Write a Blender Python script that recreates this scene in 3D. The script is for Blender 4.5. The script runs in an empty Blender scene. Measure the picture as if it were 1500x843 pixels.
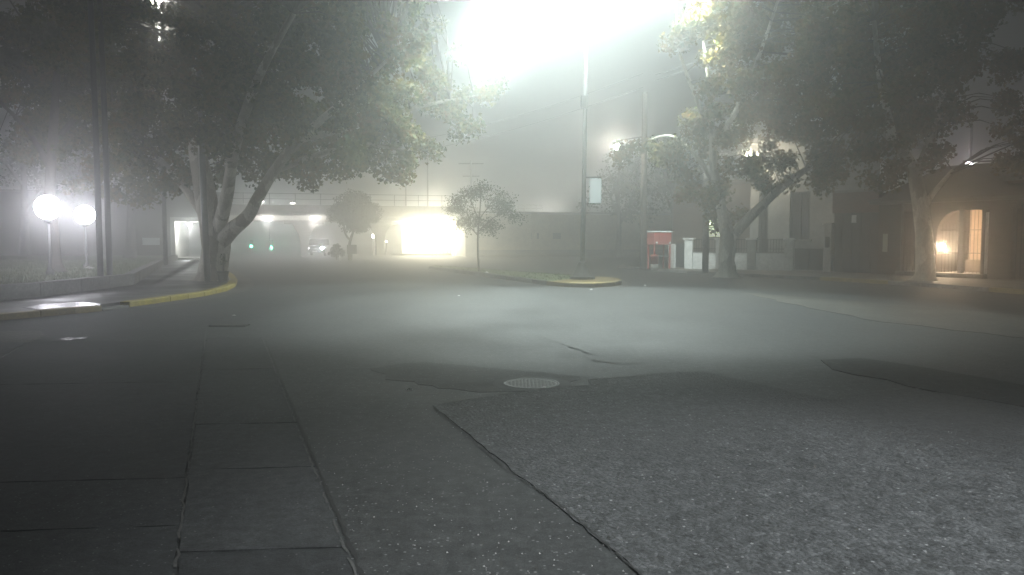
import bpy, math, random
import numpy as np
from mathutils import Vector as V, Matrix

sc = bpy.context.scene
COL = sc.collection
random.seed(7)

# ------------------------------------------------------------------ camera, world, exposure
CAM_H, PITCH, FPX, W0, H0 = 1.6, math.radians(3.66), 1150.0, 1500.0, 843.0
cam_d = bpy.data.cameras.new('camera')
cam_d.sensor_width = 36.0
cam_d.lens = 36.0 * FPX / W0
cam_d.clip_start, cam_d.clip_end = 0.05, 2000
cam = bpy.data.objects.new('camera', cam_d); COL.objects.link(cam)
cam.location = (0, 0, CAM_H)
cam.rotation_euler = (math.pi / 2 - PITCH, 0, 0)
sc.camera = cam

world = bpy.data.worlds.new('World'); sc.world = world
world.use_nodes = True
bg = world.node_tree.nodes['Background']
bg.inputs[0].default_value = (0.95, 0.97, 1.0, 1)          # even night glow of the fog bank
bg.inputs[1].default_value = 0.020

sc.view_settings.view_transform = 'Standard'
sc.view_settings.look = 'None'
sc.view_settings.exposure = 0.18
sc.view_settings.gamma = 1.0
sc.render.engine = 'CYCLES'
cy = sc.cycles
cy.max_bounces, cy.diffuse_bounces, cy.glossy_bounces = 5, 2, 3
cy.transmission_bounces, cy.volume_bounces, cy.transparent_max_bounces = 2, 1, 6
cy.sample_clamp_indirect = 4.0
cy.use_denoising = True
cy.caustics_reflective = cy.caustics_refractive = False

FOG = 0.018
FOG_G = 0.86

# ------------------------------------------------------------------ survey helpers (photo bearing -> place)
_F = V((0, math.cos(PITCH), -math.sin(PITCH))); _U = V((0, math.sin(PITCH), math.cos(PITCH))); _R = V((1, 0, 0))
def ray(px, py): return _R * ((px - W0 / 2) / FPX) + _U * ((H0 / 2 - py) / FPX) + _F
def G(px, py, z=0.0):
    d = ray(px, py); t = (z - CAM_H) / d.z
    return V((d.x * t, d.y * t, z))
def P(px, py, Y):
    d = ray(px, py); t = Y / d.y
    return V((d.x * t, Y, CAM_H + d.z * t))
def GX(px, Y, z=0.0):
    p = P(px, 348, Y); return V((p.x, Y, z))

# ------------------------------------------------------------------ mesh builder
class MB:
    def __init__(s): s.v = []; s.f = []; s.sm = []
    def add(s, vs, fs, smooth=False):
        n = len(s.v); s.v += [tuple(p) for p in vs]
        for f in fs: s.f.append(tuple(i + n for i in f)); s.sm.append(smooth)
        return s
    def box(s, c, size, rz=0.0, M=None):
        hx, hy, hz = size[0] / 2, size[1] / 2, size[2] / 2
        R = M if M else Matrix.Rotation(rz, 3, 'Z')
        vs = [V(c) + R @ V((x, y, z)) for x in (-hx, hx) for y in (-hy, hy) for z in (-hz, hz)]
        return s.add(vs, [(0, 1, 3, 2), (4, 6, 7, 5), (0, 4, 5, 1), (2, 3, 7, 6), (0, 2, 6, 4), (1, 5, 7, 3)])
    def bar(s, a, b, w, h=None):
        a, b = V(a), V(b); d = b - a; L = d.length; d.normalize()
        up = V((0, 0, 1)) if abs(d.z) < .95 else V((1, 0, 0))
        x = d.cross(up).normalized(); y = x.cross(d)
        M = Matrix((x, d, y)).transposed()
        return s.box((a + b) / 2, (w, L, h or w), M=M)
    def tube(s, pts, rad, n=10, cap=True, lobes=None):
        pts = [V(p) for p in pts]; rings = []
        if not hasattr(rad, '__len__'): rad = [rad] * len(pts)
        ref = V((1, 0, 0))
        for i, p in enumerate(pts):
            d = (pts[min(i + 1, len(pts) - 1)] - pts[max(i - 1, 0)]).normalized()
            x = ref - d * ref.dot(d)
            if x.length < 1e-3: x = V((0, 1, 0)) - d * d.y
            x.normalize(); ref = x; y = d.cross(x)
            r = []
            for k in range(n):
                a = 2 * math.pi * k / n
                q = rad[i] * (lobes(i, a) if lobes else 1)
                r.append(p + x * (math.cos(a) * q) + y * (math.sin(a) * q))
            rings.append(r)
        vs = [q for r in rings for q in r]; fs = []
        for i in range(len(pts) - 1):
            for k in range(n):
                k2 = (k + 1) % n
                fs.append((i * n + k, i * n + k2, (i + 1) * n + k2, (i + 1) * n + k))
        if cap:
            fs.append(tuple(range(n - 1, -1, -1))); fs.append(tuple((len(pts) - 1) * n + k for k in range(n)))
        return s.add(vs, fs, n > 6)
    def sphere(s, c, r, nu=16, nv=10, sq=(1, 1, 1)):
        vs = []; fs = []
        for j in range(nv + 1):
            t = math.pi * j / nv
            for i in range(nu):
                a = 2 * math.pi * i / nu
                vs.append(V(c) + V((r * sq[0] * math.sin(t) * math.cos(a), r * sq[1] * math.sin(t) * math.sin(a), r * sq[2] * math.cos(t))))
        for j in range(nv):
            for i in range(nu):
                i2 = (i + 1) % nu
                fs.append((j * nu + i, (j + 1) * nu + i, (j + 1) * nu + i2, j * nu + i2))
        return s.add(vs, fs, True)
    def prism(s, poly, z0, z1):
        n = len(poly); A = sum(poly[i][0] * poly[(i + 1) % n][1] - poly[(i + 1) % n][0] * poly[i][1] for i in range(n))
        if A < 0: poly = poly[::-1]
        vs = [(p[0], p[1], z0) for p in poly] + [(p[0], p[1], z1) for p in poly]
        fs = [tuple(range(n - 1, -1, -1)), tuple(range(n, 2 * n))]
        fs += [(i, (i + 1) % n, n + (i + 1) % n, n + i) for i in range(n)]
        return s.add(vs, fs)
    def sheet(s, poly, z):
        n = len(poly); A = sum(poly[i][0] * poly[(i + 1) % n][1] - poly[(i + 1) % n][0] * poly[i][1] for i in range(n))
        if A < 0: poly = poly[::-1]
        return s.add([(p[0], p[1], z) for p in poly], [tuple(range(n))])
    def lathe(s, c, prof, n=20):
        c = V(c); m = len(prof)
        vs = [(c.x + q * math.cos(2 * math.pi * k / n), c.y + q * math.sin(2 * math.pi * k / n), c.z + z) for q, z in prof for k in range(n)]
        fs = [(i * n + k, i * n + (k + 1) % n, (i + 1) * n + (k + 1) % n, (i + 1) * n + k) for i in range(m - 1) for k in range(n)]
        fs += [tuple(range(n - 1, -1, -1)), tuple((m - 1) * n + k for k in range(n))]
        return s.add(vs, fs, True)
    def build(s, name, m, parent=None, bevel=0, at=None, shade=None, loc=None):
        me = bpy.data.meshes.new(name)
        if at is not None:
            a = V(at); vv = [(p[0] - a.x, p[1] - a.y, p[2] - a.z) for p in s.v]
        else: vv = s.v
        me.from_pydata(vv, [], s.f)
        me.polygons.foreach_set('use_smooth', [bool(x) if shade is None else shade for x in s.sm])
        me.materials.append(m); me.update()
        o = bpy.data.objects.new(name, me); COL.objects.link(o)
        if at is not None: o.location = at
        if loc is not None: o.location = loc
        if parent is not None: o.parent = parent
        if bevel:
            b = o.modifiers.new('bevel', 'BEVEL'); b.width = bevel; b.segments = 2; b.limit_method = 'ANGLE'
        return o

def tag(o, label=None, cat=None, group=None, kind=None):
    if label: o['label'] = label
    if cat: o['category'] = cat
    if group: o['group'] = group
    if kind: o['kind'] = kind
    return o
def empty(name, loc, label, cat, group=None):
    o = bpy.data.objects.new(name, None); COL.objects.link(o); o.location = loc
    o.empty_display_size = .2
    return tag(o, label, cat, group)
class Thing:
    """an Empty at the base; part() takes world-space meshes and stores them local to it"""
    def __init__(s, name, loc, label, cat, group=None):
        s.e = empty(name, loc, label, cat, group); s.loc = V(loc)
    def part(s, name, mb, m, bevel=0, under=None, label=None, kind=None, shade=None):
        mb.v = [(p[0] - s.loc.x, p[1] - s.loc.y, p[2] - s.loc.z) for p in mb.v]
        o = mb.build(name, m, under if under is not None else s.e, bevel, shade=shade)
        return tag(o, label, None, None, kind)
    def light(s, o): o.parent = s.e; o.location = V(o.location) - s.loc; return o
def copy_thing(e, loc, label, rz=0.0):
    c = e.copy(); COL.objects.link(c); c.location = loc; c.rotation_euler.z = rz; c['label'] = label
    for ch in list(e.children):
        d = ch.copy(); COL.objects.link(d); d.parent = c
        for g in list(ch.children):
            h = g.copy(); COL.objects.link(h); h.parent = d
    return c
def lamp(name, kind, loc, power, color, radius=.1, target=None, cone=60, blend=.5):
    l = bpy.data.lights.new(name, kind); l.energy = power; l.color = color
    l.shadow_soft_size = radius
    o = bpy.data.objects.new(name, l); COL.objects.link(o); o.location = loc
    if kind == 'SPOT':
        l.spot_size = math.radians(cone); l.spot_blend = blend
        o.rotation_euler = (V(target) - V(loc)).to_track_quat('-Z', 'Y').to_euler()
    return o

# ------------------------------------------------------------------ materials
def nt(m):
    m.use_nodes = True; t = m.node_tree
    return t, t.nodes, t.links, t.nodes['Principled BSDF']
def ramp(N, stops):
    r = N.new('ShaderNodeValToRGB'); e = r.color_ramp.elements
    while len(e) < len(stops): e.new(.5)
    for i, (p, c) in enumerate(stops):
        e[i].position = p; e[i].color = (c, c, c, 1) if not hasattr(c, '__len__') else (*c, 1)
    return r
def noise(N, L, co, scale, detail=5, rough=.6):
    n = N.new('ShaderNodeTexNoise'); n.inputs['Scale'].default_value = scale
    n.inputs['Detail'].default_value = detail; n.inputs['Roughness'].default_value = rough
    L.new(co, n.inputs['Vector']); return n
def mix(N, L, fac, a, b, mode='MIX'):
    x = N.new('ShaderNodeMix'); x.data_type = 'RGBA'; x.blend_type = mode
    for s, v in ((x.inputs[0], fac), (x.inputs[6], a), (x.inputs[7], b)):
        if isinstance(v, (int, float)): s.default_value = v
        elif hasattr(v, 'is_linked'): L.new(v, s)
        else: s.default_value = (*v, 1)
    return x.outputs[2]
def mat(name, c1, c2, scale=3.0, rough=(.6, .9), bump=.0, bscale=None, metal=0.0, fine=.5, spec=.5):
    m = bpy.data.materials.new(name); t, N, L, B = nt(m)
    co = N.new('ShaderNodeTexCoord').outputs['Object']
    n1 = noise(N, L, co, scale, 6, .65); n2 = noise(N, L, co, scale * 9, 4, .7)
    r1 = ramp(N, [(.32, c1), (.68, c2)]); L.new(n1.outputs[0], r1.inputs[0])
    r2 = ramp(N, [(.3, 1 - fine), (.7, 1.0)]); L.new(n2.outputs[0], r2.inputs[0])
    L.new(mix(N, L, 1.0, r1.outputs[0], r2.outputs[0], 'MULTIPLY'), B.inputs['Base Color'])
    rr = ramp(N, [(.3, rough[0]), (.7, rough[1])]); L.new(n1.outputs[0], rr.inputs[0]); L.new(rr.outputs[0], B.inputs['Roughness'])
    B.inputs['Metallic'].default_value = metal; B.inputs['Specular IOR Level'].default_value = spec
    if bump:
        nb = noise(N, L, co, bscale or scale * 12, 6, .7)
        b = N.new('ShaderNodeBump'); b.inputs['Strength'].default_value = 1.0; b.inputs['Distance'].default_value = bump
        L.new(nb.outputs[0], b.inputs['Height']); L.new(b.outputs[0], B.inputs['Normal'])
    return m
def emis(name, c, s):
    m = bpy.data.materials.new(name); t, N, L, B = nt(m)
    B.inputs['Base Color'].default_value = (*c, 1)
    B.inputs['Emission Color'].default_value = (*c, 1); B.inputs['Emission Strength'].default_value = s
    return m
def asphalt(name, dark, pale, chip, chip_amt, rough, bump, chip_scale=55, stain=.5, spec=.3, lump=0.0, fade=None):
    """binder and aggregate: big stains, fine grain, pale stone chips of their own colour, rough relief"""
    m = bpy.data.materials.new(name); t, N, L, B = nt(m)
    co = N.new('ShaderNodeTexCoord').outputs['Object']
    big = noise(N, L, co, .55, 5, .6); mid = noise(N, L, co, 6, 6, .7); fin = noise(N, L, co, 70, 4, .75)
    r = ramp(N, [(.3, dark), (.72, pale)]); L.new(mid.outputs[0], r.inputs[0])
    fd = None
    if fade:                                             # stone colour darkens past a line on the ground, imitating the light's fade
        a, b, w, c2 = fade; nn = V((-(b - a).y, (b - a).x, 0)).normalized()
        dt = N.new('ShaderNodeVectorMath'); dt.operation = 'DOT_PRODUCT'; L.new(co, dt.inputs[0]); dt.inputs[1].default_value = tuple(nn)
        m1 = N.new('ShaderNodeMath'); m1.operation = 'MULTIPLY_ADD'; L.new(mid.outputs[0], m1.inputs[0]); m1.inputs[1].default_value = w * 1.6; L.new(dt.outputs['Value'], m1.inputs[2])
        m2 = N.new('ShaderNodeMath'); m2.operation = 'MULTIPLY_ADD'; L.new(m1.outputs[0], m2.inputs[0]); m2.inputs[1].default_value = 1 / w; m2.inputs[2].default_value = -(nn.dot(V((a.x, a.y, 0))) + w * .8) / w + .5; m2.use_clamp = True
        fd = m2.outputs[0]
    rb = ramp(N, [(.3, 1 - stain), (.7, 1)]); L.new(big.outputs[0], rb.inputs[0])
    rf = ramp(N, [(.3, .35), (.75, 1.5)]); L.new(fin.outputs[0], rf.inputs[0])
    mp = N.new('ShaderNodeMapping'); mp.inputs['Rotation'].default_value = (0, 0, math.radians(-20.5)); mp.inputs['Scale'].default_value = (1.0, .10, 1); L.new(co, mp.inputs[0])
    wr = noise(N, L, mp.outputs[0], 2.2, 5, .65); rw_ = ramp(N, [(.3, .82), (.7, 1.08)]); L.new(wr.outputs[0], rw_.inputs[0])
    gr = noise(N, L, co, 13, 5, .75); rg_ = ramp(N, [(.3, .42), (.7, 1.5)]); L.new(gr.outputs[0], rg_.inputs[0])
    c0 = mix(N, L, 1.0, r.outputs[0], rw_.outputs[0], 'MULTIPLY'); c0 = mix(N, L, 1.0, c0, rg_.outputs[0], 'MULTIPLY')
    c = mix(N, L, 1.0, c0, rb.outputs[0], 'MULTIPLY'); c = mix(N, L, 1.0, c, rf.outputs[0], 'MULTIPLY')
    vo = N.new('ShaderNodeTexVoronoi'); vo.inputs['Scale'].default_value = chip_scale; L.new(co, vo.inputs['Vector'])
    cr = ramp(N, [(1 - chip_amt, 0), (1 - chip_amt + .02, 1)])
    sep = N.new('ShaderNodeSeparateColor'); L.new(vo.outputs['Color'], sep.inputs[0]); L.new(sep.outputs[0], cr.inputs[0])
    dr = ramp(N, [(.25, 1), (.42, 0)]); L.new(vo.outputs['Distance'], dr.inputs[0])
    k = mix(N, L, 1.0, cr.outputs[0], dr.outputs[0], 'MULTIPLY')
    c = mix(N, L, k, c, chip)
    h = fin.outputs[0]
    if lump:
        vl = N.new('ShaderNodeTexVoronoi'); vl.inputs['Scale'].default_value = 36; vl.inputs['Randomness'].default_value = 1
        wv = mix(N, L, .03, co, fin.outputs['Color']); L.new(wv, vl.inputs['Vector'])
        sl = N.new('ShaderNodeSeparateColor'); L.new(vl.outputs['Color'], sl.inputs[0])
        lr = ramp(N, [(.1, 1 - lump), (.9, 1 + lump)]); L.new(sl.outputs[1], lr.inputs[0])
        c = mix(N, L, 1.0, c, lr.outputs[0], 'MULTIPLY')
        if fd is not None:
            gx = mix(N, L, 1.0, rg_.outputs[0], rf.outputs[0], 'MULTIPLY'); gx = mix(N, L, 1.0, gx, c2, 'MULTIPLY'); c = mix(N, L, fd, c, gx)
        mh = N.new('ShaderNodeMath'); mh.operation = 'MULTIPLY_ADD'; L.new(vl.outputs['Distance'], mh.inputs[0]); mh.inputs[1].default_value = -1.2; L.new(fin.outputs[0], mh.inputs[2]); h = mh.outputs[0]
    L.new(c, B.inputs['Base Color']); B.inputs['Specular IOR Level'].default_value = spec
    rr = ramp(N, [(.35, rough[0]), (.65, rough[1])]); L.new(big.outputs[0], rr.inputs[0]); L.new(rr.outputs[0], B.inputs['Roughness'])
    b = N.new('ShaderNodeBump'); b.inputs['Distance'].default_value = bump; b.inputs['Strength'].default_value = 1
    b2 = N.new('ShaderNodeBump'); b2.inputs['Distance'].default_value = bump * .6; b2.inputs['Strength'].default_value = 1
    L.new(h, b.inputs['Height']); L.new(mid.outputs[0], b2.inputs['Height']); L.new(b.outputs[0], b2.inputs['Normal'])
    L.new(b2.outputs[0], B.inputs['Normal'])
    return m
def leafmat(name, cols, trans=.28):
    m = bpy.data.materials.new(name); t, N, L, B = nt(m)
    geo = N.new('ShaderNodeNewGeometry'); co = N.new('ShaderNodeTexCoord').outputs['Object']
    n = noise(N, L, co, .5, 3, .6)
    add = N.new('ShaderNodeMath'); add.operation = 'MULTIPLY_ADD'
    L.new(geo.outputs['Random Per Island'], add.inputs[0]); add.inputs[1].default_value = .55
    sub = N.new('ShaderNodeMath'); sub.operation = 'MULTIPLY_ADD'; L.new(n.outputs[0], sub.inputs[0]); sub.inputs[1].default_value = 1.4; sub.inputs[2].default_value = -.48
    L.new(sub.outputs[0], add.inputs[2])
    r = ramp(N, [(i / (len(cols) - 1) * .9 + .05, c) for i, c in enumerate(cols)]); L.new(add.outputs[0], r.inputs[0])
    L.new(r.outputs[0], B.inputs['Base Color']); B.inputs['Roughness'].default_value = .6; B.inputs['Specular IOR Level'].default_value = .25
    tr = N.new('ShaderNodeBsdfTranslucent'); L.new(r.outputs[0], tr.inputs[0])
    ms = N.new('ShaderNodeMixShader'); ms.inputs[0].default_value = trans
    L.new(B.outputs[0], ms.inputs[1]); L.new(tr.outputs[0], ms.inputs[2]); L.new(ms.outputs[0], N['Material Output'].inputs[0])
    return m
def barkmat(name, pale, dark, scale=2.2):
    m = bpy.data.materials.new(name); t, N, L, B = nt(m)
    co = N.new('ShaderNodeTexCoord').outputs['Object']
    mp = N.new('ShaderNodeMapping'); mp.inputs['Scale'].default_value = (1, 1, .45); L.new(co, mp.inputs[0])
    nd = noise(N, L, mp.outputs[0], scale * 1.5, 5, .7)
    ds = mix(N, L, .25, mp.outputs[0], nd.outputs['Color'])
    vo = N.new('ShaderNodeTexVoronoi'); vo.inputs['Scale'].default_value = scale * 1.8; L.new(ds, vo.inputs['Vector'])
    sep = N.new('ShaderNodeSeparateColor'); L.new(vo.outputs['Color'], sep.inputs[0])
    r = ramp(N, [(.2, dark), (.5, tuple((a + b) / 2 for a, b in zip(pale, dark))), (.8, pale)]); L.new(sep.outputs[0], r.inputs[0])
    f = noise(N, L, mp.outputs[0], 22, 5, .7); rf = ramp(N, [(.3, .6), (.7, 1.1)]); L.new(f.outputs[0], rf.inputs[0])
    L.new(mix(N, L, 1, r.outputs[0], rf.outputs[0], 'MULTIPLY'), B.inputs['Base Color'])
    B.inputs['Roughness'].default_value = .8
    b = N.new('ShaderNodeBump'); b.inputs['Distance'].default_value = .02; L.new(f.outputs[0], b.inputs['Height']); L.new(b.outputs[0], B.inputs['Normal'])
    return m
def brickmat(name, c1, c2, mortar, scale=4):
    m = bpy.data.materials.new(name); t, N, L, B = nt(m)
    co = N.new('ShaderNodeTexCoord').outputs['Object']
    sp = N.new('ShaderNodeSeparateXYZ'); L.new(co, sp.inputs[0])
    ad = N.new('ShaderNodeMath'); L.new(sp.outputs[0], ad.inputs[0]); L.new(sp.outputs[1], ad.inputs[1])
    cb = N.new('ShaderNodeCombineXYZ'); L.new(ad.outputs[0], cb.inputs[0]); L.new(sp.outputs[2], cb.inputs[1])
    br = N.new('ShaderNodeTexBrick'); br.inputs['Scale'].default_value = scale; L.new(cb.outputs[0], br.inputs['Vector'])
    br.inputs['Color1'].default_value = (*c1, 1); br.inputs['Color2'].default_value = (*c2, 1); br.inputs['Mortar'].default_value = (*mortar, 1)
    n = noise(N, L, co, 1.3, 6, .7); rf = ramp(N, [(.3, .55), (.7, 1.05)]); L.new(n.outputs[0], rf.inputs[0])
    L.new(mix(N, L, 1, br.outputs[0], rf.outputs[0], 'MULTIPLY'), B.inputs['Base Color']); B.inputs['Roughness'].default_value = .85
    b = N.new('ShaderNodeBump'); b.inputs['Distance'].default_value = .01; b.invert = True; L.new(br.outputs['Fac'], b.inputs['Height']); L.new(b.outputs[0], B.inputs['Normal'])
    return m

M = {}
M['road'] = asphalt('road_asphalt', (.026, .028, .029), (.062, .065, .065), (.15, .155, .155), .09, (.69, .76), .005, 44, .16)
M['worn'] = asphalt('worn_asphalt', (.056, .060, .062), (.125, .131, .134), (.27, .28, .28), .05, (.70, .78), .009, 40, .3, .3, .2, (G(1000, 566), G(1460, 668), 1.0, (.042, .044, .045)))
M['slab'] = asphalt('dark_concrete', (.034, .037, .040), (.062, .066, .070), (.16, .17, .17), .07, (.68, .82), .004, 60, .5)
M['slab_b'] = asphalt('grey_concrete', (.040, .043, .045), (.074, .078, .082), (.22, .22, .21), .02, (.68, .82), .004, 60, .4)
M['slab_c'] = asphalt('stained_dark_concrete', (.026, .028, .031), (.052, .055, .059), (.2, .2, .2), .02, (.68, .82), .004, 60, .5)
M['patch'] = asphalt('tar_patch', (.020, .021, .022), (.042, .044, .045), (.13, .13, .13), .05, (.78, .86), .006, 50, .3, .19)
M['stain'] = asphalt('oil_stained_asphalt', (.022, .023, .023), (.052, .054, .054), (.15, .155, .155), .08, (.74, .82), .005, 44, .25, .25)
M['walk'] = asphalt('dark_paving', (.05, .048, .047), (.085, .08, .078), (.2, .2, .19), .02, (.35, .7), .004, 40, .5)
M['walk_r'] = asphalt('beige_paving', (.10, .095, .08), (.17, .16, .135), (.3, .3, .28), .02, (.5, .8), .004, 40, .4)
M['pale_conc'] = asphalt('pale_concrete', (.07, .066, .058), (.115, .11, .097), (.3, .3, .28), .02, (.6, .85), .004, 40, .35)
M['crack'] = mat('crack_filler', (.008, .008, .008), (.018, .018, .018), 20, (.7, .9))
M['seam'] = mat('pale_seam', (.07, .07, .066), (.15, .15, .145), 14, (.7, .9), fine=.7)
M['earth'] = mat('earth', (.04, .035, .028), (.07, .06, .045), .5)
M['grass_soil'] = mat('lawn_soil', (.10, .14, .055), (.17, .21, .09), 1.5, bump=.02)
M['blade'] = leafmat('grass_blade', [(.05, .085, .025), (.09, .13, .04), (.15, .15, .07)], .3)
M['yellow'] = mat('worn_yellow_paint', (.36, .28, .045), (.62, .50, .08), 5, (.6, .85), .006, fine=.75)
M['yellow_old'] = mat('dirty_yellow_paint', (.20, .15, .05), (.34, .25, .07), 2.5, (.5, .8), .004, fine=.6)
M['conc'] = mat('weathered_concrete', (.16, .155, .145), (.30, .29, .27), 1.2, (.7, .9), .008, fine=.5)
M['conc_wall'] = mat('stained_concrete', (.10, .098, .095), (.25, .245, .235), 1.1, (.65, .9), .01, fine=.6)
M['white_wall'] = mat('white_render', (.52, .52, .51), (.74, .74, .72), .9, (.7, .9), .005, fine=.3)
M['stucco'] = mat('grey_stucco', (.17, .17, .165), (.32, .32, .305), .6, (.8, .95), .01, fine=.35)
M['beige'] = mat('beige_render', (.44, .40, .31), (.58, .53, .42), .4, (.8, .95), .01, fine=.35)
M['brick'] = brickmat('brown_brick', (.12, .075, .055), (.17, .105, .075), (.12, .11, .10), 4)
M['brick_dk'] = brickmat('dark_brick', (.055, .042, .036), (.085, .062, .052), (.06, .055, .05), 4)
M['fascia'] = mat('red_brown_fascia', (.13, .06, .048), (.19, .09, .07), 1.5, (.6, .8))
M['gate'] = mat('dark_painted_steel', (.028, .034, .038), (.05, .058, .062), 1.5, (.45, .65), fine=.3)
M['iron'] = mat('black_iron', (.02, .02, .02), (.045, .043, .04), 6, (.5, .7))
M['steel'] = mat('galvanised_steel', (.16, .165, .165), (.27, .275, .275), 6, (.35, .55), metal=.6)
M['dk_pole'] = mat('dark_grey_paint', (.04, .042, .045), (.07, .072, .075), 5, (.45, .6))
M['roof'] = mat('dark_roof', (.035, .03, .028), (.06, .05, .046), 2, (.7, .9), .02)
M['red'] = mat('red_paint', (.26, .045, .04), (.36, .07, .055), 3, (.4, .55), fine=.25)
M['white'] = mat('white_plastic', (.72, .72, .70), (.82, .82, .80), 4, (.4, .6), fine=.15)
M['plaque'] = mat('pale_green_plate', (.45, .50, .42), (.58, .62, .54), 4, (.4, .6), fine=.2)
M['panel'] = mat('pale_blue_grey_panel', (.55, .62, .62), (.66, .72, .72), 1.5, (.4, .6), fine=.12)
M['rust'] = mat('cast_iron', (.10, .10, .095), (.20, .20, .19), 14, (.4, .65), .006, metal=.3)
M['lid'] = mat('worn_iron_lid', (.24, .24, .23), (.38, .38, .36), 10, (.6, .8), .003, bscale=40)
M['plaster'] = mat('peach_plaster', (.42, .31, .23), (.58, .45, .34), 1, (.8, .95), .006, fine=.25)
M['stone'] = mat('pale_stone_chips', (.34, .34, .33), (.6, .6, .58), 30, (.5, .8))
M['wood'] = mat('weathered_pole_wood', (.05, .043, .036), (.10, .088, .075), 4, (.8, .95), .01)
M['damp'] = asphalt('damp_asphalt', (.02, .021, .022), (.035, .036, .038), (.1, .1, .1), .01, (.38, .5), .003, 50, .3)
M['foot'] = mat('dark_concrete_footing', (.07, .068, .062), (.13, .125, .115), 3, (.8, .95), .01)
M['glass'] = mat('dark_glass', (.012, .014, .016), (.02, .022, .025), 2, (.08, .15), fine=.1)
M['rubber'] = mat('rubber', (.015, .015, .015), (.025, .025, .025), 8, (.7, .9))
M['carpaint'] = mat('grey_car_paint', (.06, .062, .065), (.08, .082, .085), 2, (.25, .35), fine=.1)
M['pot'] = mat('black_plastic', (.018, .017, .016), (.03, .028, .026), 6, (.5, .7))
M['tile_conc'] = mat('bridge_concrete', (.22, .215, .20), (.36, .35, .33), .35, (.7, .9), .01, fine=.35)
M['soffit'] = mat('painted_soffit', (.46, .45, .42), (.60, .585, .55), .4, (.7, .9), .006, fine=.25)
M['bark'] = barkmat('plane_bark', (.58, .56, .49), (.32, .30, .25))
M['bark_white'] = barkmat('lime_washed_bark', (.55, .56, .50), (.30, .30, .26))
M['bark_mid'] = barkmat('grey_bark', (.22, .21, .18), (.10, .09, .075))
M['bark_dk'] = barkmat('dark_bark', (.12, .10, .08), (.05, .042, .034))
M['leaf'] = leafmat('plane_leaf', [(.018, .042, .008), (.03, .06, .010), (.09, .105, .014), (.16, .13, .022), (.19, .11, .028)])
M['leaf_y'] = leafmat('autumn_plane_leaf', [(.03, .052, .010), (.065, .075, .012), (.12, .095, .02), (.18, .115, .03), (.14, .068, .022)])
M['leaf_dk'] = leafmat('dark_leaf', [(.022, .042, .016), (.035, .06, .02), (.055, .075, .028)])
M['leaf_clip'] = leafmat('glossy_dark_leaf', [(.010, .020, .007), (.018, .03, .009), (.03, .042, .014)], .1)
M['leaf_gr'] = leafmat('grey_green_leaf', [(.04, .065, .03), (.06, .085, .04), (.09, .105, .05)])
def watermat():
    m = bpy.data.materials.new('puddle_water'); t, N, L, B = nt(m)
    B.inputs['Base Color'].default_value = (.02, .02, .02, 1); B.inputs['Roughness'].default_value = .24
    co = N.new('ShaderNodeTexCoord').outputs['Object']; n = noise(N, L, co, 9, 3, .5)
    b = N.new('ShaderNodeBump'); b.inputs['Distance'].default_value = .004; L.new(n.outputs[0], b.inputs['Height']); L.new(b.outputs[0], B.inputs['Normal'])
    return m
M['water'] = watermat()

# light colours
COOL = (.87, 1.0, .96); LAV = (.93, .92, 1.0); WARM = (1.0, .92, .68); AMBER = (1.0, .62, .32); HALOGEN = (1.0, .95, .85)

# ------------------------------------------------------------------ the setting: ground and road
MB().sheet([(-240, -60), (240, -60), (240, 240), (-240, 240)], -.16).build('ground', M['earth'])['kind'] = 'structure'
road = bpy.data.objects.new('road', None); COL.objects.link(road); tag(road, kind='structure')
def road_sheet():
    mb = MB(); nx, ny = 30, 40
    x0, x1, y0, y1 = -60, 60, -25, 130
    vs = [(x0 + (x1 - x0) * i / nx, y0 + (y1 - y0) * j / ny, 0) for j in range(ny + 1) for i in range(nx + 1)]
    fs = [(j * (nx + 1) + i, j * (nx + 1) + i + 1, (j + 1) * (nx + 1) + i + 1, (j + 1) * (nx + 1) + i) for j in range(ny) for i in range(nx)]
    mb.add(vs, fs); return mb
road_sheet().build('carriageway', M['road'], road)

def ragged(pts, step=.18, amp=.012, rnd=random.Random(3), closed=False):
    out = []; pts = [V((p[0], p[1], 0)) for p in pts]
    seq = pts + [pts[0]] if closed else pts
    for a, b in zip(seq[:-1], seq[1:]):
        d = b - a; n = max(1, min(160, int(d.length / step))); nn = V((-d.y, d.x, 0)).normalized()
        for k in range(n):
            out.append(a + d * (k / n) + nn * rnd.gauss(0, amp))
    if not closed: out.append(pts[-1])
    return out
def ribbon(pts, w, z, amp=.01, step=.1, seed=1, gaps=0.0):
    """a seam or crack of uneven width lying on the road"""
    rnd = random.Random(seed); c = ragged(pts, step, amp, rnd); mb = MB(); prev = None
    for i, p in enumerate(c):
        d = (c[min(i + 1, len(c) - 1)] - c[max(i - 1, 0)]).normalized(); n = V((-d.y, d.x, 0))
        ww = w * rnd.uniform(.35, 1.25) / 2
        cur = (p + n * ww, p - n * ww)
        if prev and rnd.random() > gaps:
            mb.add([(q.x, q.y, z) for q in (prev[0], prev[1], cur[1], cur[0])], [(0, 1, 2, 3)])
        prev = cur
    return mb
def Gs(*pp): return [G(x, y) for x, y in pp]

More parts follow.
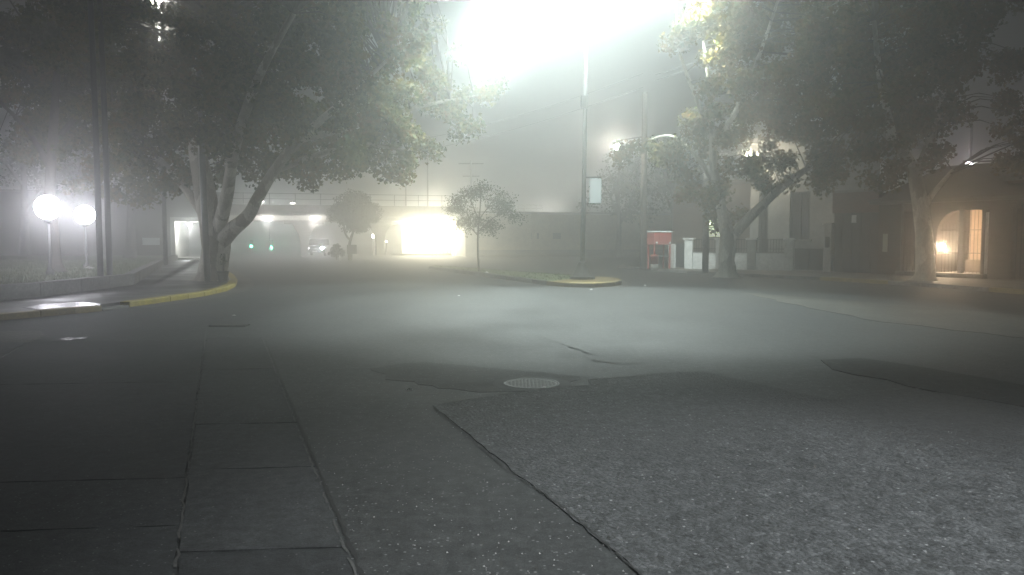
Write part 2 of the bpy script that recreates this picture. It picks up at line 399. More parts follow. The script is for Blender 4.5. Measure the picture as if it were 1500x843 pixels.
# dark concrete strip laid slab by slab along the left of the carriageway
L1a, L1b = G(258, 820), G(303, 480)
L2a, L2b = G(497, 776), G(389, 505)
def along(a, b, Y): t = (Y - a.y) / (b.y - a.y); return a + (b - a) * t
rs = random.Random(5)
def slab(poly, z):
    mb = MB(); n = len(poly); tilt = [z + rs.uniform(-.0015, .0015) for _ in poly]
    A = sum(poly[i][0] * poly[(i + 1) % n][1] - poly[(i + 1) % n][0] * poly[i][1] for i in range(n))
    if A < 0: poly = poly[::-1]
    mb.add([(p[0], p[1], -.01) for p in poly] + [(p[0], p[1], h) for p, h in zip(poly, tilt)],
           [tuple(range(n, 2 * n))] + [(i, (i + 1) % n, n + (i + 1) % n, n + i) for i in range(n)])
    return mb
Ys = [1.2, 3.9, 5.32, 6.62, 9.4, 12.4]
for a, b in zip(Ys[:-1], Ys[1:]):
    g = .005
    q = [along(L1a, L1b, a + g - .02), along(L2a, L2b, a + g + .05), along(L2a, L2b, b - g + .05), along(L1a, L1b, b - g - .02)]
    q[0].x += .010; q[3].x += .010; q[1].x -= .006; q[2].x -= .006
    pl = ragged(q, .12, .005, rs, True)
    slab(pl, .009).build('concrete_slab', M[rs.choice(['slab', 'slab_b', 'slab_c'])], road)
Yb = [.8, 4.25, 5.12, 8.6, 12.1]
for a, b in zip(Yb[:-1], Yb[1:]):
    g = .005; sk = .22
    r0, r1 = along(L1a, L1b, a + g), along(L1a, L1b, b - g)
    r0.x -= .008; r1.x -= .008
    for k in (0, 1):
        w0, w1 = 2.6 * k, 2.6 * (k + 1) - .016
        q = [V((r0.x - w1, r0.y - sk * (k + 1), 0)), V((r0.x - w0, r0.y - sk * k, 0)), V((r1.x - w0, r1.y - sk * k, 0)), V((r1.x - w1, r1.y - sk * (k + 1), 0))]
        slab(ragged(q, .12, .005, rs, True), .008).build('concrete_slab', M[rs.choice(['slab', 'slab_b', 'slab_c'])], road)
ribbon([along(L1a, L1b, 1.5), along(L1a, L1b, 13.2)], .015, .0135, .004, .06, 2, .15).build('pale_seam', M['seam'], road)
q = [along(L2a, L2b, 1.6), along(L2a, L2b, 12.3)]
ribbon([p + V((-.015, 0, 0)) for p in q], .014, .0135, .004, .06, 3, .2).build('pale_seam', M['seam'], road)
ribbon([p + V((.022, 0, 0)) for p in q], .024, .004, .005, .06, 4).build('tar_seam', M['crack'], road)

# lighter worn surfacing on the right, nearer than the cross joint
wp = [G(634, 595), G(720, 581.5), G(800, 571), G(862, 566), G(862, 557.5), G(975, 547.5), G(1030, 545), G(1120, 566), G(1220, 588), G(1340, 572), G(1560, 600)]
wp += [V((9, 4.0, 0)), V((9, .2, 0)), V((.35, .2, 0)), G(1060, 940)]
worn = ragged(wp, .10, .006, random.Random(11), True)
MB().prism(worn, -.01, .008).build('worn_asphalt', M['worn'], road)
edge = [G(1000, 893), G(899.5, 807.5), G(831, 747), G(742, 686.5), G(634, 595)]
ribbon([p + V((-.012, 0, 0)) for p in edge], .013, .0100, .004, .04, 5, .1).build('crack', M['crack'], road)
ribbon([G(634, 595.5), G(720, 582), G(800, 571), G(880, 565)], .030, .0125, .010, .06, 7, .08).build('crack', M['crack'], road)
ribbon([G(845, 559), G(900, 555), G(980, 547.5)], .035, .0125, .010, .06, 8, .1).build('crack', M['crack'], road)
for i, (pp, w) in enumerate([(((770, 487), (800, 497), (835, 509), (872, 521)), .04), (((1020, 545), (1100, 562), (1165, 577), (1215, 587)), .03),
                             (((1215, 588), (1280, 578), (1350, 570)), .03), (((560, 592), (600, 588), (632, 586)), .03), (((868, 527), (900, 534), (960, 533)), .05),
                             (((1180, 522), (1250, 540), (1330, 553)), .04)]):
    ribbon(Gs(*pp), w, .0125, .02, .12, 20 + i, .25).build('crack', M['crack'], road)
dp = ragged(Gs((1200, 528), (1260, 526), (1400, 548), (1560, 575), (1560, 612), (1480, 594), (1380, 577), (1290, 558), (1212, 542)), .3, .04, random.Random(9), True)
MB().prism(dp, -.01, .0115).build('asphalt_patch', M['patch'], road)
dp = ragged(Gs((540, 540), (600, 531), (660, 534), (720, 540), (790, 546), (850, 552), (842, 560), (770, 572), (700, 576), (630, 566), (570, 556)), .15, .035, random.Random(19), True)
MB().prism(dp, -.01, .003).build('asphalt_patch', M['stain'], road)
# pale cross strip and gutter aprons
MB().prism(ragged(Gs((1085, 429), (1185, 437), (1350, 449), (1620, 476), (1640, 512), (1400, 484), (1290, 472), (1190, 452), (1120, 437)), .5, .06, random.Random(8), True), -.01, .005).build('concrete_strip', M['pale_conc'], road)
MB().prism(Gs((0, 486), (60, 485), (66, 492), (0, 522), (-120, 560), (-160, 500)), -.01, .005).build('concrete_strip', M['pale_conc'], road)

# ------------------------------------------------------------------ left pavement with yellow kerb
KZ = .13
kerb_px = [(-140, 486), (-60, 477), (0, 470), (60, 464.5), (110, 460), (150, 456), (190, 450.5), (250, 442), (300, 434.5), (332, 427), (345, 420.5), (348, 414), (343, 407), (334, 401), (325, 396), (316, 391.5), (307, 388), (298, 384.5)]
kerb_l = [G(x, y) for x, y in kerb_px]
def offset(line, w):
    out = []
    for i, p in enumerate(line):
        d = (line[min(i + 1, len(line) - 1)] - line[max(i - 1, 0)]).normalized()
        out.append(p + V((-d.y, d.x, 0)) * w)
    return out
kerb = bpy.data.objects.new('kerb', None); COL.objects.link(kerb); tag(kerb, kind='structure')
inner = offset(kerb_l, .26)
for i in range(len(kerb_l) - 1):
    a, b, c, d = kerb_l[i], kerb_l[i + 1], inner[i + 1], inner[i]
    nseg = max(1, round((b - a).length / 1.1))
    for k in range(nseg):
        t0, t1 = k / nseg + .004, (k + 1) / nseg - .004
        q = [a.lerp(b, t0), a.lerp(b, t1), d.lerp(c, t1), d.lerp(c, t0)]
        if i == 5:                                       # broken, lowered stretch between the two painted runs
            MB().prism(q, -.05, .05 + .01 * (k % 2)).build('kerb_stone', M['conc_wall'], kerb, .02)
        else:
            MB().prism(q, -.05, KZ + rs.uniform(-.006, .006)).build('kerb_stone', M['yellow_old'] if i < 5 else M['yellow'], kerb, .025)
WZ = .12
wall_px = [(-150, 455), (0, 440), (60, 435), (120, 427.5), (197, 417.5)]
wall_f = [G(x, y, WZ) for x, y in wall_px]
far_c = G(246, 386.5, WZ)
wb = far_c + V((-2.4, 7.0, 0)); wb.z = WZ
walk = [p for p in inner] + [G(285, 381.5), V((wb.x + 1, wb.y + 2, 0)), wb, far_c] + wall_f[::-1]
MB().prism(walk, -.1, WZ).build('pavement', M['walk'])['kind'] = 'structure'
apron = offset(kerb_l, -.55)
ap = kerb_l[6:] + apron[6:][::-1]
mb = MB()
for i in range(6, len(kerb_l) - 1):
    mb.add([(p.x, p.y, .0045) for p in (kerb_l[i], apron[i], apron[i + 1], kerb_l[i + 1])], [(0, 1, 2, 3)])
mb.build('gutter', M['pale_conc'])['kind'] = 'structure'
pl = [G(x, y, WZ) for x, y in ((35, 451), (60, 446), (85, 444.5), (118, 443), (140, 444.5), (150, 447), (118, 450), (80, 452.5), (55, 454))]
MB().sheet(ragged(pl, .08, .03, random.Random(2), True), WZ + .004).build('puddle', M['water'])['kind'] = 'structure'
for k, pp in enumerate([((88, 498), (104, 495), (112, 498), (98, 500)), ((112, 496.5), (122, 494.5), (128, 497), (116, 498.5))]):
    MB().sheet(ragged(Gs(*pp), .08, .02, random.Random(30 + k), True), .013).build('puddle', M['damp'])['kind'] = 'structure'

# low garden wall, lawn behind
lw = Thing('low_wall', wall_f[1], 'low stained concrete wall holding back the lawn behind the left pavement', 'wall')
wl = wall_f + [far_c, wb]
wl_back = offset(wl, .28)
rw = random.Random(4)
for i in range(len(wl) - 1):
    n = max(1, round((wl[i + 1] - wl[i]).length / 2.0))
    for k in range(n):
        t0, t1 = k / n + .003, (k + 1) / n - .003
        q = [wl[i].lerp(wl[i + 1], t0), wl[i].lerp(wl[i + 1], t1), wl_back[i].lerp(wl_back[i + 1], t1), wl_back[i].lerp(wl_back[i + 1], t0)]
        lw.part('wall_block', MB().prism(q, WZ - .05, WZ + .36 + rw.uniform(-.008, .008)), M['conc_wall'], .015)
LZ = .40
lawn_poly = [p for p in wl_back] + [V((wb.x - 1, 52, 0)), V((-70, 52, 0)), V((-70, wl_back[0].y, 0))]
MB().prism(lawn_poly, -.1, LZ).build('lawn', M['grass_soil'])['kind'] = 'structure'
def inpoly(p, poly):
    c = False; j = len(poly) - 1
    for i in range(len(poly)):
        a, b = poly[i], poly[j]
        if (a[1] > p[1]) != (b[1] > p[1]) and p[0] < (b[0] - a[0]) * (p[1] - a[1]) / (b[1] - a[1]) + a[0]: c = not c
        j = i
    return c
def blades(name, poly, z, n, box, seed, h=(.05, .12)):
    r = random.Random(seed); mb = MB(); k = 0
    while k < n:
        x, y = r.uniform(box[0], box[1]), r.uniform(box[2], box[3]); k += 1
        if not inpoly((x, y), poly): continue
        for _ in range(4):
            a = r.uniform(0, 6.28); hh = r.uniform(*h); w = .012; dx, dy = math.cos(a), math.sin(a); xx, yy = x + r.gauss(0, .05), y + r.gauss(0, .05)
            lx, ly = r.gauss(0, .04), r.gauss(0, .04)
            mb.add([(xx - dx * w, yy - dy * w, z), (xx + dx * w, yy + dy * w, z), (xx + lx, yy + ly, z + hh)], [(0, 1, 2)])
    o = mb.build(name, M['blade']); tag(o, kind='stuff'); return o
blades('lawn_grass', lawn_poly, LZ, 14000, (-32, -8, 16, 40), 3)

# ------------------------------------------------------------------ traffic island with yellow nose
IZ = .15
isl = [(628, 395.2), (645, 397.3), (670, 400.5), (740, 410), (800, 418.5), (835, 421.5), (870, 422), (900, 420), (911, 417), (905, 413.5), (880, 411), (820, 406.5), (760, 402), (700, 397), (665, 394.5), (638, 393.6)]
isl_o = [G(x, y) for x, y in isl]
island = bpy.data.objects.new('traffic_island', None); COL.objects.link(island); tag(island, kind='structure')
isl_i = offset(isl_o, .20)
for i in range(len(isl_o)):
    j = (i + 1) % len(isl_o)
    n = max(1, round((isl_o[j] - isl_o[i]).length / 1.2))
    for k in range(n):
        t0, t1 = k / n + .004, (k + 1) / n - .004
        q = [isl_o[i].lerp(isl_o[j], t0), isl_o[i].lerp(isl_o[j], t1), isl_i[i].lerp(isl_i[j], t1), isl_i[i].lerp(isl_i[j], t0)]
        MB().prism(q, -.05, IZ).build('kerb_stone', M['yellow_old'] if 4 <= i <= 9 else M['pale_conc'], island, .02)
nose = [isl_i[i] for i in (4, 5, 6, 7, 8, 9, 10)]
MB().prism(nose, -.05, IZ - .004).build('paved_nose', M['yellow_old'], island)
soil = [isl_i[i] for i in (0, 1, 2, 3, 4, 10, 11, 12, 13, 14, 15)]
MB().prism(soil, -.05, IZ - .02).build('island_soil', M['grass_soil'], island)
tag(blades('island_grass', soil, IZ - .02, 5000, (-12, 4, 22, 48), 8, (.04, .09)), kind='stuff')
mb = MB()
gut = offset(isl_o, -.35)
for i in range(1, 9):
    mb.add([(p.x, p.y, .0045) for p in (isl_o[i], gut[i], gut[i + 1], isl_o[i + 1])], [(0, 1, 2, 3)])
mb.build('gutter', M['pale_conc'])['kind'] = 'structure'

# ------------------------------------------------------------------ small things on the road
mc = G(779, 562.5)
t = Thing('manhole_cover', (mc.x, mc.y, .002), 'round cast iron manhole cover in a dark collar set in the road', 'manhole cover')
t.part('collar', MB().lathe((mc.x, mc.y, 0), [(.43, -.01), (.43, .0035), (.31, .0055), (.31, -.01)], 40), M['crack'], shade=False)
t.part('ring', MB().lathe((mc.x, mc.y, 0), [(.305, -.01), (.305, .008), (.285, .008), (.285, -.01)], 40), M['rust'], shade=False)
cv = MB().lathe((mc.x, mc.y, 0), [(.28, -.01), (.28, .0065)], 40)
for i in range(-6, 7):
    for j in range(-6, 7):
        if math.hypot(i, j) < 6.4: cv.box((mc.x + i * .04, mc.y + j * .04, .0065), (.024, .024, .004), .785 * ((i + j) % 2))
t.part('lid', cv, M['lid'], shade=False)
dg = G(333, 478.5)
t = Thing('drain_grate', (dg.x, dg.y, 0), 'narrow slotted drain grate across the road below the left kerb', 'drain')
fr = MB().box((dg.x, dg.y, .009), (.66, .03, .02)).box((dg.x, dg.y + .22, .009), (.66, .03, .02))
t.part('frame', fr, M['rust'])
for k in range(11):
    t.part('bar', MB().box((dg.x - .3 + .06 * k, dg.y + .11, .010), (.030, .19, .016)), M['seam'])
rl = random.Random(12)
for (px, py, s, lab) in [(600, 572, .05, 'crumpled white paper scrap on the road left of the manhole'), (797, 568, .035, 'tiny white scrap against the near rim of the manhole'),
                    (672, 434, .06, 'pale litter scrap on the open road before the underpass'), (866, 425, .07, 'white scrap on the road under the island nose'),
                    (945, 419, .07, 'pale scrap on the road right of the island nose'), (343, 463, .05, 'white scrap on the gutter below the planter'), (713, 400, .12, 'crumpled white bag on the island by the sapling'),
                    (130, 395, .25, 'white sheet of litter lying on the lawn near the globe lamps')]:
    z = .013 if py > 430 or px > 860 else .005
    if px == 713: z = IZ + .02
    if px == 130: z = LZ + .03
    p = G(px, py, z); mb = MB(); n = 7
    vs = [(p.x + s * math.cos(2 * math.pi * k / n) * rl.uniform(.5, 1), p.y + s * .8 * math.sin(2 * math.pi * k / n) * rl.uniform(.5, 1), z + rl.uniform(0, s * .3)) for k in range(n)]
    vs.append((p.x, p.y, z + s * .5)); mb.add(vs, [(k, (k + 1) % n, n) for k in range(n)])
    tag(mb.build('litter', M['white'], at=p), lab, 'litter', 'scraps of litter about the junction')
# loose pale grit in the foreground
rg = random.Random(21); gb = MB()
for k in range(420):
    px = rg.gauss(760, 190); py = rg.uniform(600, 880)
    if k % 3 == 0: px = rg.uniform(450, 1500)
    p = G(px, py); s = rg.choice([.0025, .003, .0035, .004, .006]) * rg.uniform(.8, 1.2)
    if k % 60 == 0: s *= 1.6
    z = .009 if inpoly((p.x, p.y), worn) else .001
    a = rg.uniform(0, 6.28); q = [(math.cos(a + i * 2.09), math.sin(a + i * 2.09)) for i in range(3)]
    gb.add([(p.x + s * x, p.y + s * y, z) for x, y in q] + [(p.x, p.y, z + s * 1.1)], [(0, 1, 3), (1, 2, 3), (2, 0, 3)])
tag(gb.build('grit', M['stone']), kind='stuff')

# ------------------------------------------------------------------ trees
def crom(pts, n=5):
    out = []
    for i in range(len(pts) - 1):
        p0, p1, p2, p3 = pts[max(i - 1, 0)], pts[i], pts[i + 1], pts[min(i + 2, len(pts) - 1)]
        for k in range(n):
            t = k / n
            out.append(tuple(.5 * ((2 * b) + (-a + c) * t + (2 * a - 5 * b + 4 * c - d) * t * t + (-a + 3 * b - 3 * c + d) * t ** 3) for a, b, c, d in zip(p0, p1, p2, p3)))
    out.append(tuple(pts[-1])); return out
LEAF = np.array([(0, 0), (.30, .10), (.50, .42), (.24, .48), (.16, .98), (0, .72), (-.16, .98), (-.24, .48), (-.50, .42), (-.30, .10)]) - np.array([0, .45])
OVAL = np.array([(0, -.5), (.22, -.1), (.18, .25), (0, .5), (-.18, .25), (-.22, -.1)])
def leaves(name, centres, per, spread, size, m, seed, shape=LEAF, parent=None, origin=V((0, 0, 0)), droop=.0):
    rng = np.random.default_rng(seed); C = np.array([tuple(c) for c in centres]); n = len(C) * per
    c = np.repeat(C, per, axis=0)
    off = rng.normal(0, 1, (n, 3)); off /= np.linalg.norm(off, axis=1)[:, None]; off *= (rng.random(n) ** .5)[:, None] * np.array([spread, spread, spread * .75])
    c = c + off - np.array(tuple(origin)); c[:, 2] -= droop * rng.random(n)
    nrm = rng.normal(0, 1, (n, 3)); nrm[:, 2] += .5; nrm /= np.linalg.norm(nrm, axis=1)[:, None]
    t = rng.normal(0, 1, (n, 3)); t -= (t * nrm).sum(1)[:, None] * nrm; t /= np.linalg.norm(t, axis=1)[:, None]
    b = np.cross(nrm, t); s = size * rng.uniform(.6, 1.25, n); k = len(shape)
    sx = shape[:, 0][None, :, None] * s[:, None, None]; sy = shape[:, 1][None, :, None] * s[:, None, None]
    cup = (np.abs(shape[:, 0])[None, :, None] * s[:, None, None]) * .35
    v = c[:, None, :] + sx * t[:, None, :] + sy * b[:, None, :] + cup * nrm[:, None, :]
    me = bpy.data.meshes.new(name); me.vertices.add(n * k); me.vertices.foreach_set('co', v.astype(np.float32).ravel())
    me.loops.add(n * k); me.loops.foreach_set('vertex_index', np.arange(n * k, dtype=np.int32))
    me.polygons.add(n); me.polygons.foreach_set('loop_start', np.arange(0, n * k, k, dtype=np.int32))
    me.materials.append(m); me.update(calc_edges=True)
    o = bpy.data.objects.new(name, me); COL.objects.link(o); o.parent = parent
    return o
def tree(name, base, label, group, limbs, blobs, bark, leafm, seed, density=1.0, per=150, spread=.5, leaf=.15, shape=LEAF, white_to=None, flare=.5, droop=.25, cat='tree', limb_mat=None):
    """limbs: lists of (point, radius); blobs: (centre, (rx, ry, rz)) the crown fills; twigs join leaf sprays to limbs"""
    th = Thing(name, base, label, cat, group); r = random.Random(seed); sk = []
    for li, lb in enumerate(limbs):
        pts = crom([(p[0], p[1], p[2], q) for p, q in lb], 5)
        ph = r.uniform(0, 6)
        lob = (lambda i, a: 1 + (.10 * math.sin(3 * a + ph + i * .2) + .06 * math.sin(5 * a - i * .33)) + (flare * max(0, 1 - i / 4.5) ** 2 * (.75 + .5 * math.sin(5 * a + ph)) if li == 0 else 0))
        mb = MB().tube([p[:3] for p in pts], [max(.012, p[3]) for p in pts], 16 if li == 0 else 10, True, lob)
        th.part('trunk' if li == 0 else 'limb', mb, bark if li == 0 or limb_mat is None else limb_mat)
        sk += [V(p[:3]) for p in pts]
    sk_a = np.array([tuple(p) for p in sk]); cs = []; tw = MB()
    for c, rad in blobs:
        vol = rad[0] * rad[1] * rad[2]; n = max(3, int(vol ** .8 * 2.6 * density))
        for _ in range(n):
            d = V((r.gauss(0, 1), r.gauss(0, 1), r.gauss(0, 1))).normalized() * (r.random() ** .42)
            cs.append(V(c) + V((d.x * rad[0], d.y * rad[1], d.z * rad[2])))
    for c in cs:
        j = int(np.argmin(((sk_a - np.array(tuple(c))) ** 2).sum(1) + .0)); a = sk[j]; L = (c - a).length
        if L < .2: continue
        m1 = a.lerp(c, .5) + V((r.gauss(0, .08), r.gauss(0, .08), .10)) * L
        tw.tube([a, m1, c], [min(.05, .012 + L * .008), .012 + L * .003, .006], 4, False)
    if tw.v: th.part('twigs', tw, M['bark_dk'], kind='stuff')
    leaves('crown', cs, per, spread, leaf, leafm, seed, shape, th.e, th.loc, droop)
    return th
def PL(lst): return [(P(x, y, Y), r) for x, y, Y, r in lst]
def PB(lst): return [(P(x, y, Y), (rx, ry, rz)) for x, y, Y, rx, ry, rz in lst]

b1 = G(312, 411, WZ); D1 = b1.y
tree('plane_tree', b1, 'huge spreading plane tree with flared trunk on the left pavement corner', 'plane trees lining the junction',
     [[(b1 + V((0, 0, -.05)), .52), (b1 + V((.02, 0, .35)), .46), (P(314, 385, D1), .46), (P(315, 362, D1), .47), (P(313, 338, D1), .45), (P(306, 310, D1), .38), (P(297, 255, D1), .31), (P(288, 205, D1), .25), (P(292, 120, D1 - .5), .16), (P(312, 30, D1 - 1), .09)],
      PL([(318, 360, D1, .32), (338, 338, D1 - .2, .27), (362, 318, D1 - .5, .22), (378, 290, D1 - .8, .19), (402, 252, D1 - 1, .17), (438, 206, D1 - 1.2, .15), (500, 150, D1 - 1.5, .10), (565, 90, D1 - 2, .05)]),
      PL([(308, 330, D1, .20), (285, 295, D1 + .4, .15), (250, 252, D1 + .8, .13), (200, 205, D1 + 1.5, .11), (120, 130, D1 + 2, .08), (60, 80, D1 + 2.5, .05)]),
      PL([(318, 345, D1, .24), (332, 290, D1 - 1, .20), (345, 210, D1 - 2.5, .16), (380, 110, D1 - 3.5, .12), (430, 20, D1 - 4, .08)]),
      PL([(404, 250, D1 - 1, .12), (470, 226, D1 - .6, .10), (540, 212, D1, .07), (605, 225, D1 + .5, .04)]),
      PL([(440, 205, D1 - 1.2, .11), (520, 185, D1 + .8, .09), (620, 155, D1 + 1.6, .07), (705, 140, D1 + 2, .04)])],
     PB([(110, 130, D1 + 2, 2.2, 2.5, 1.9), (60, 60, D1 + 2, 1.6, 2, 1.5), (190, 190, D1 + 1, 2.2, 2.2, 1.6), (150, 40, D1 - 2, 2.4, 2.4, 1.5), (250, 120, D1, 2.4, 2.5, 1.8),
         (230, 250, D1 + 1, 1.5, 1.6, .9), (350, 60, D1 - 2, 2.4, 2.4, 1.7), (350, 170, D1 - 2.6, 1.9, 1.6, 1.7), (440, 110, D1 - 1.5, 2.2, 2.2, 1.9), (520, 60, D1 - 2, 2.0, 2, 1.5),
         (560, 110, D1 - 1.6, 1.1, 1.2, 1.2), (470, 200, D1 - .6, 1.9, 1.8, 1.1), (560, 190, D1 + .5, 1.6, 1.6, .95), (610, 215, D1 + .5, .95, 1.0, .75), (580, 250, D1 + .3, .55, .6, .35), (660, 140, D1 + 1.8, 1.5, 1.5, 1.0),
         (715, 130, D1 + 2, .6, .7, .7), (670, 185, D1 + 1.8, .7, .7, .45), (390, 235, D1 + .8, 1.5, 1.4, .75), (440, 246, D1 + 1, 1.0, 1.0, .4), (510, 240, D1 + .8, .9, .9, .45), (300, 215, D1 + 1.2, 1.5, 1.2, 1.2),
         (350, -60, D1 - 1, 5.0, 4.5, 1.9), (160, -60, D1 - 1, 3.6, 4, 1.7), (560, -40, D1 - 1, 2.4, 3, 1.6), (640, 70, D1 + 2.5, 1.0, 1.2, 1.2), (300, 130, D1 - 1, 2.4, 2.4, 1.6), (420, 170, D1 + 1, 2.2, 2.2, 1.3), (440, 20, D1 - 1, 2.4, 2.4, 1.5), (80, 190, D1 + 2, 1.5, 1.5, 1.2), (30, 200, D1 + 4, 1.6, 1.6, 1.2), (540, 150, D1 + 1, 1.5, 1.5, 1.2), (170, 270, D1 + 3, 1.6, 1.5, .8)]),
     M['bark'], M['leaf'], 101, 2.3)
b2 = G(1066, 405, WZ); D2 = b2.y
tree('plane_tree', b2, 'plane tree with lime washed trunk and leaning limb before the white garden wall', 'plane trees lining the junction',
     [[(b2 + V((0, 0, -.05)), .36), (b2 + V((0, 0, .3)), .33), (P(1064, 380, D2), .30), (P(1066, 352, D2), .29), (P(1064, 334, D2), .24)],
      [(P(1065, 345, D2), .25), (P(1063, 330, D2), .24), (P(1055, 295, D2), .18), (P(1045, 235, D2), .14), (P(1040, 140, D2), .09), (P(1030, 60, D2), .05)],
      PL([(1068, 350, D2, .22), (1085, 332, D2, .19), (1112, 306, D2, .17), (1146, 274, D2, .15), (1190, 240, D2, .11), (1230, 190, D2, .07)]),
      PL([(1052, 280, D2, .10), (1020, 230, D2 + .5, .08), (985, 200, D2 + 1, .05), (950, 205, D2 + 1.5, .03)]),
      PL([(1044, 220, D2, .11), (1085, 150, D2 - 1.5, .09), (1120, 60, D2 - 2.5, .06), (1140, 0, D2 - 3, .04)]),
      PL([(1044, 200, D2, .09), (1010, 120, D2 - 1, .07), (990, 60, D2 - 2, .04)])],
     PB([(1060, 40, D2 - 2, 1.9, 2, 1.6), (1005, 55, D2 - 2, .8, 1, .9), (1090, 130, D2 - 1.5, 1.7, 1.8, 1.4), (1050, 190, D2, 1.6, 1.6, 1.0), (1010, 225, D2 + .6, 1.2, 1.2, .8), (960, 215, D2 + 1.4, .7, .8, .5), (915, 215, D2 + 2, .5, .5, .4), (990, 265, D2 + .4, .9, 1, .6),
         (1040, 280, D2 - .3, 1.2, 1.1, .7), (1100, 240, D2 - .4, 1.2, 1.2, .8), (1160, 190, D2, 1.8, 1.7, 1.3), (1180, 80, D2 - 2, 2.0, 2, 1.7), (1100, -50, D2 - 2, 2.8, 2.8, 1.6), (1190, 245, D2, 1.3, 1.2, .8), (1060, 315, D2 + .6, .7, .7, .35), (1150, 140, D2 + 1, 2, 1.8, 1.4), (1140, 260, D2 + .5, 1.0, 1.0, .5), (1120, 20, D2, 2.2, 2.2, 1.4), (1230, 210, D2 + 1, 1.4, 1.3, .9)]),
     M['bark_white'], M['leaf_y'], 202, 2.3, limb_mat=M['bark'], leaf=.15)
b3 = G(1355, 411, WZ); D3 = b3.y
tree('plane_tree', b3, 'dark plane tree leaning left on the right pavement in front of the lit porch', 'plane trees lining the junction',
     [[(b3 + V((0, 0, -.05)), .36), (b3 + V((0, 0, .3)), .32), (P(1354, 380, D3), .28), (P(1352, 335, D3), .27), (P(1345, 285, D3), .23), (P(1333, 240, D3), .20), (P(1300, 195, D3), .16), (P(1240, 155, D3 + .5), .11), (P(1190, 120, D3 + 1), .06)],
      PL([(1340, 265, D3, .17), (1365, 200, D3, .14), (1390, 110, D3 - 1, .10), (1410, 20, D3 - 1.5, .06)]),
      PL([(1350, 315, D3, .12), (1362, 290, D3 + .2, .10), (1395, 250, D3 + 1, .06)]),
      PL([(1310, 205, D3, .12), (1290, 120, D3 - 2, .10), (1280, 30, D3 - 3, .06)])],
     PB([(1300, 130, D3 - 1.5, 2.2, 2.2, 1.6), (1240, 170, D3 + .5, 1.7, 1.6, 1.2), (1270, 40, D3 - 2.5, 2.2, 2.2, 1.6), (1370, 60, D3 - 1.5, 1.7, 2, 1.5), (1340, 200, D3, 1.4, 1.3, .9), (1290, 235, D3 + .3, 1.2, 1.2, .6), (1430, 20, D3 - 1, 1.5, 1.8, 1.0),
         (1350, -50, D3 - 1, 3.6, 3, 1.6), (1480, 90, D3 - 1, .9, 1, .9), (1500, 190, D3 - .5, 1.1, 1.2, 1.0), (1230, 250, D3 + .8, .9, .9, .4), (1390, 165, D3, .6, .7, .5), (1470, 150, D3, .5, .6, .5), (1240, 90, D3, 2, 2, 1.5), (1330, 160, D3 + 1, 1.6, 1.6, 1.2), (1420, 90, D3 + .5, 1.1, 1.2, .9), (1310, 260, D3 + .3, 1.0, 1.0, .35), (1460, 235, D3 - .5, .8, .8, .35)]),
     M['bark'], M['leaf_y'], 303, 2.3, leaf=.15)
b4 = G(82, 399, LZ); D4 = b4.y
tree('lawn_tree', b4, 'pale trunked tree rising behind the larger globe lamp on the lawn', 'trees on the lawn',
     [[(b4 + V((0, 0, -.05)), .25), (P(80, 380, D4), .20), (P(79, 340, D4), .18), (P(74, 280, D4), .17), (P(78, 190, D4), .14), (P(85, 80, D4), .09)],
      PL([(76, 250, D4, .10), (40, 190, D4 + 1, .08), (0, 150, D4 + 1.5, .05)]), PL([(78, 210, D4, .10), (130, 150, D4 + 1, .07), (170, 110, D4 + 2, .04)])],
     PB([(80, 60, D4 + 1, 2.2, 2, 1.4), (30, 110, D4 + 1.5, 1.4, 1.6, 1.1), (150, 110, D4 + 2, 1.8, 1.6, 1.2), (100, 200, D4 + 2.5, 1.1, 1.0, .6)]),
     M['bark_dk'], M['leaf_dk'], 404, 2.0, leaf=.17)
for i, (px, Y, h, w, lab) in enumerate([(190, 46, 8.5, 3.6, 'dark leafy tree behind the two steel posts on the lawn'), (35, 50, 9.5, 4.2, 'tall dark tree at the far left edge of the lawn'),
                                        (120, 56, 10.5, 4.0, 'farthest dark tree between the globe lamps')]):
    b = GX(px, Y, LZ if i < 2 else 0)
    tree('lawn_tree', b, lab, 'trees on the lawn',
         [[(b, .26), (b + V((.1, 0, h * .3)), .2), (b + V((0, .2, h * .6)), .14), (b + V((.1, 0, h * .9)), .05)]] +
         [[(b + V((0, 0, h * (.28 + .1 * k))), .1), (b + V((math.cos(k * 2.1) * w * .4, math.sin(k * 2.1) * w * .4, h * (.5 + .1 * k))), .06), (b + V((math.cos(k * 2.1) * w * .8, math.sin(k * 2.1) * w * .8, h * (.62 + .1 * k))), .03)] for k in range(4)],
         [(b + V((math.cos(k * 1.3) * w * .5, math.sin(k * 1.3) * w * .5, h * (.48 + .075 * k))), (w * .5, w * .5, h * .16)) for k in range(7)],
         M['bark_dk'], M['leaf_dk'], 500 + i, .7, 50, .8, .22)
bg_r = [(905, 62, 8.5, 3.0, 'hazy tree rising behind the beige wall beside the lamp mast'), (985, 58, 9.0, 3.4, 'hazy dark tree behind the red kiosk stand'), (1050, 60, 10, 4.0, 'tall hazy tree behind the white garden wall')]
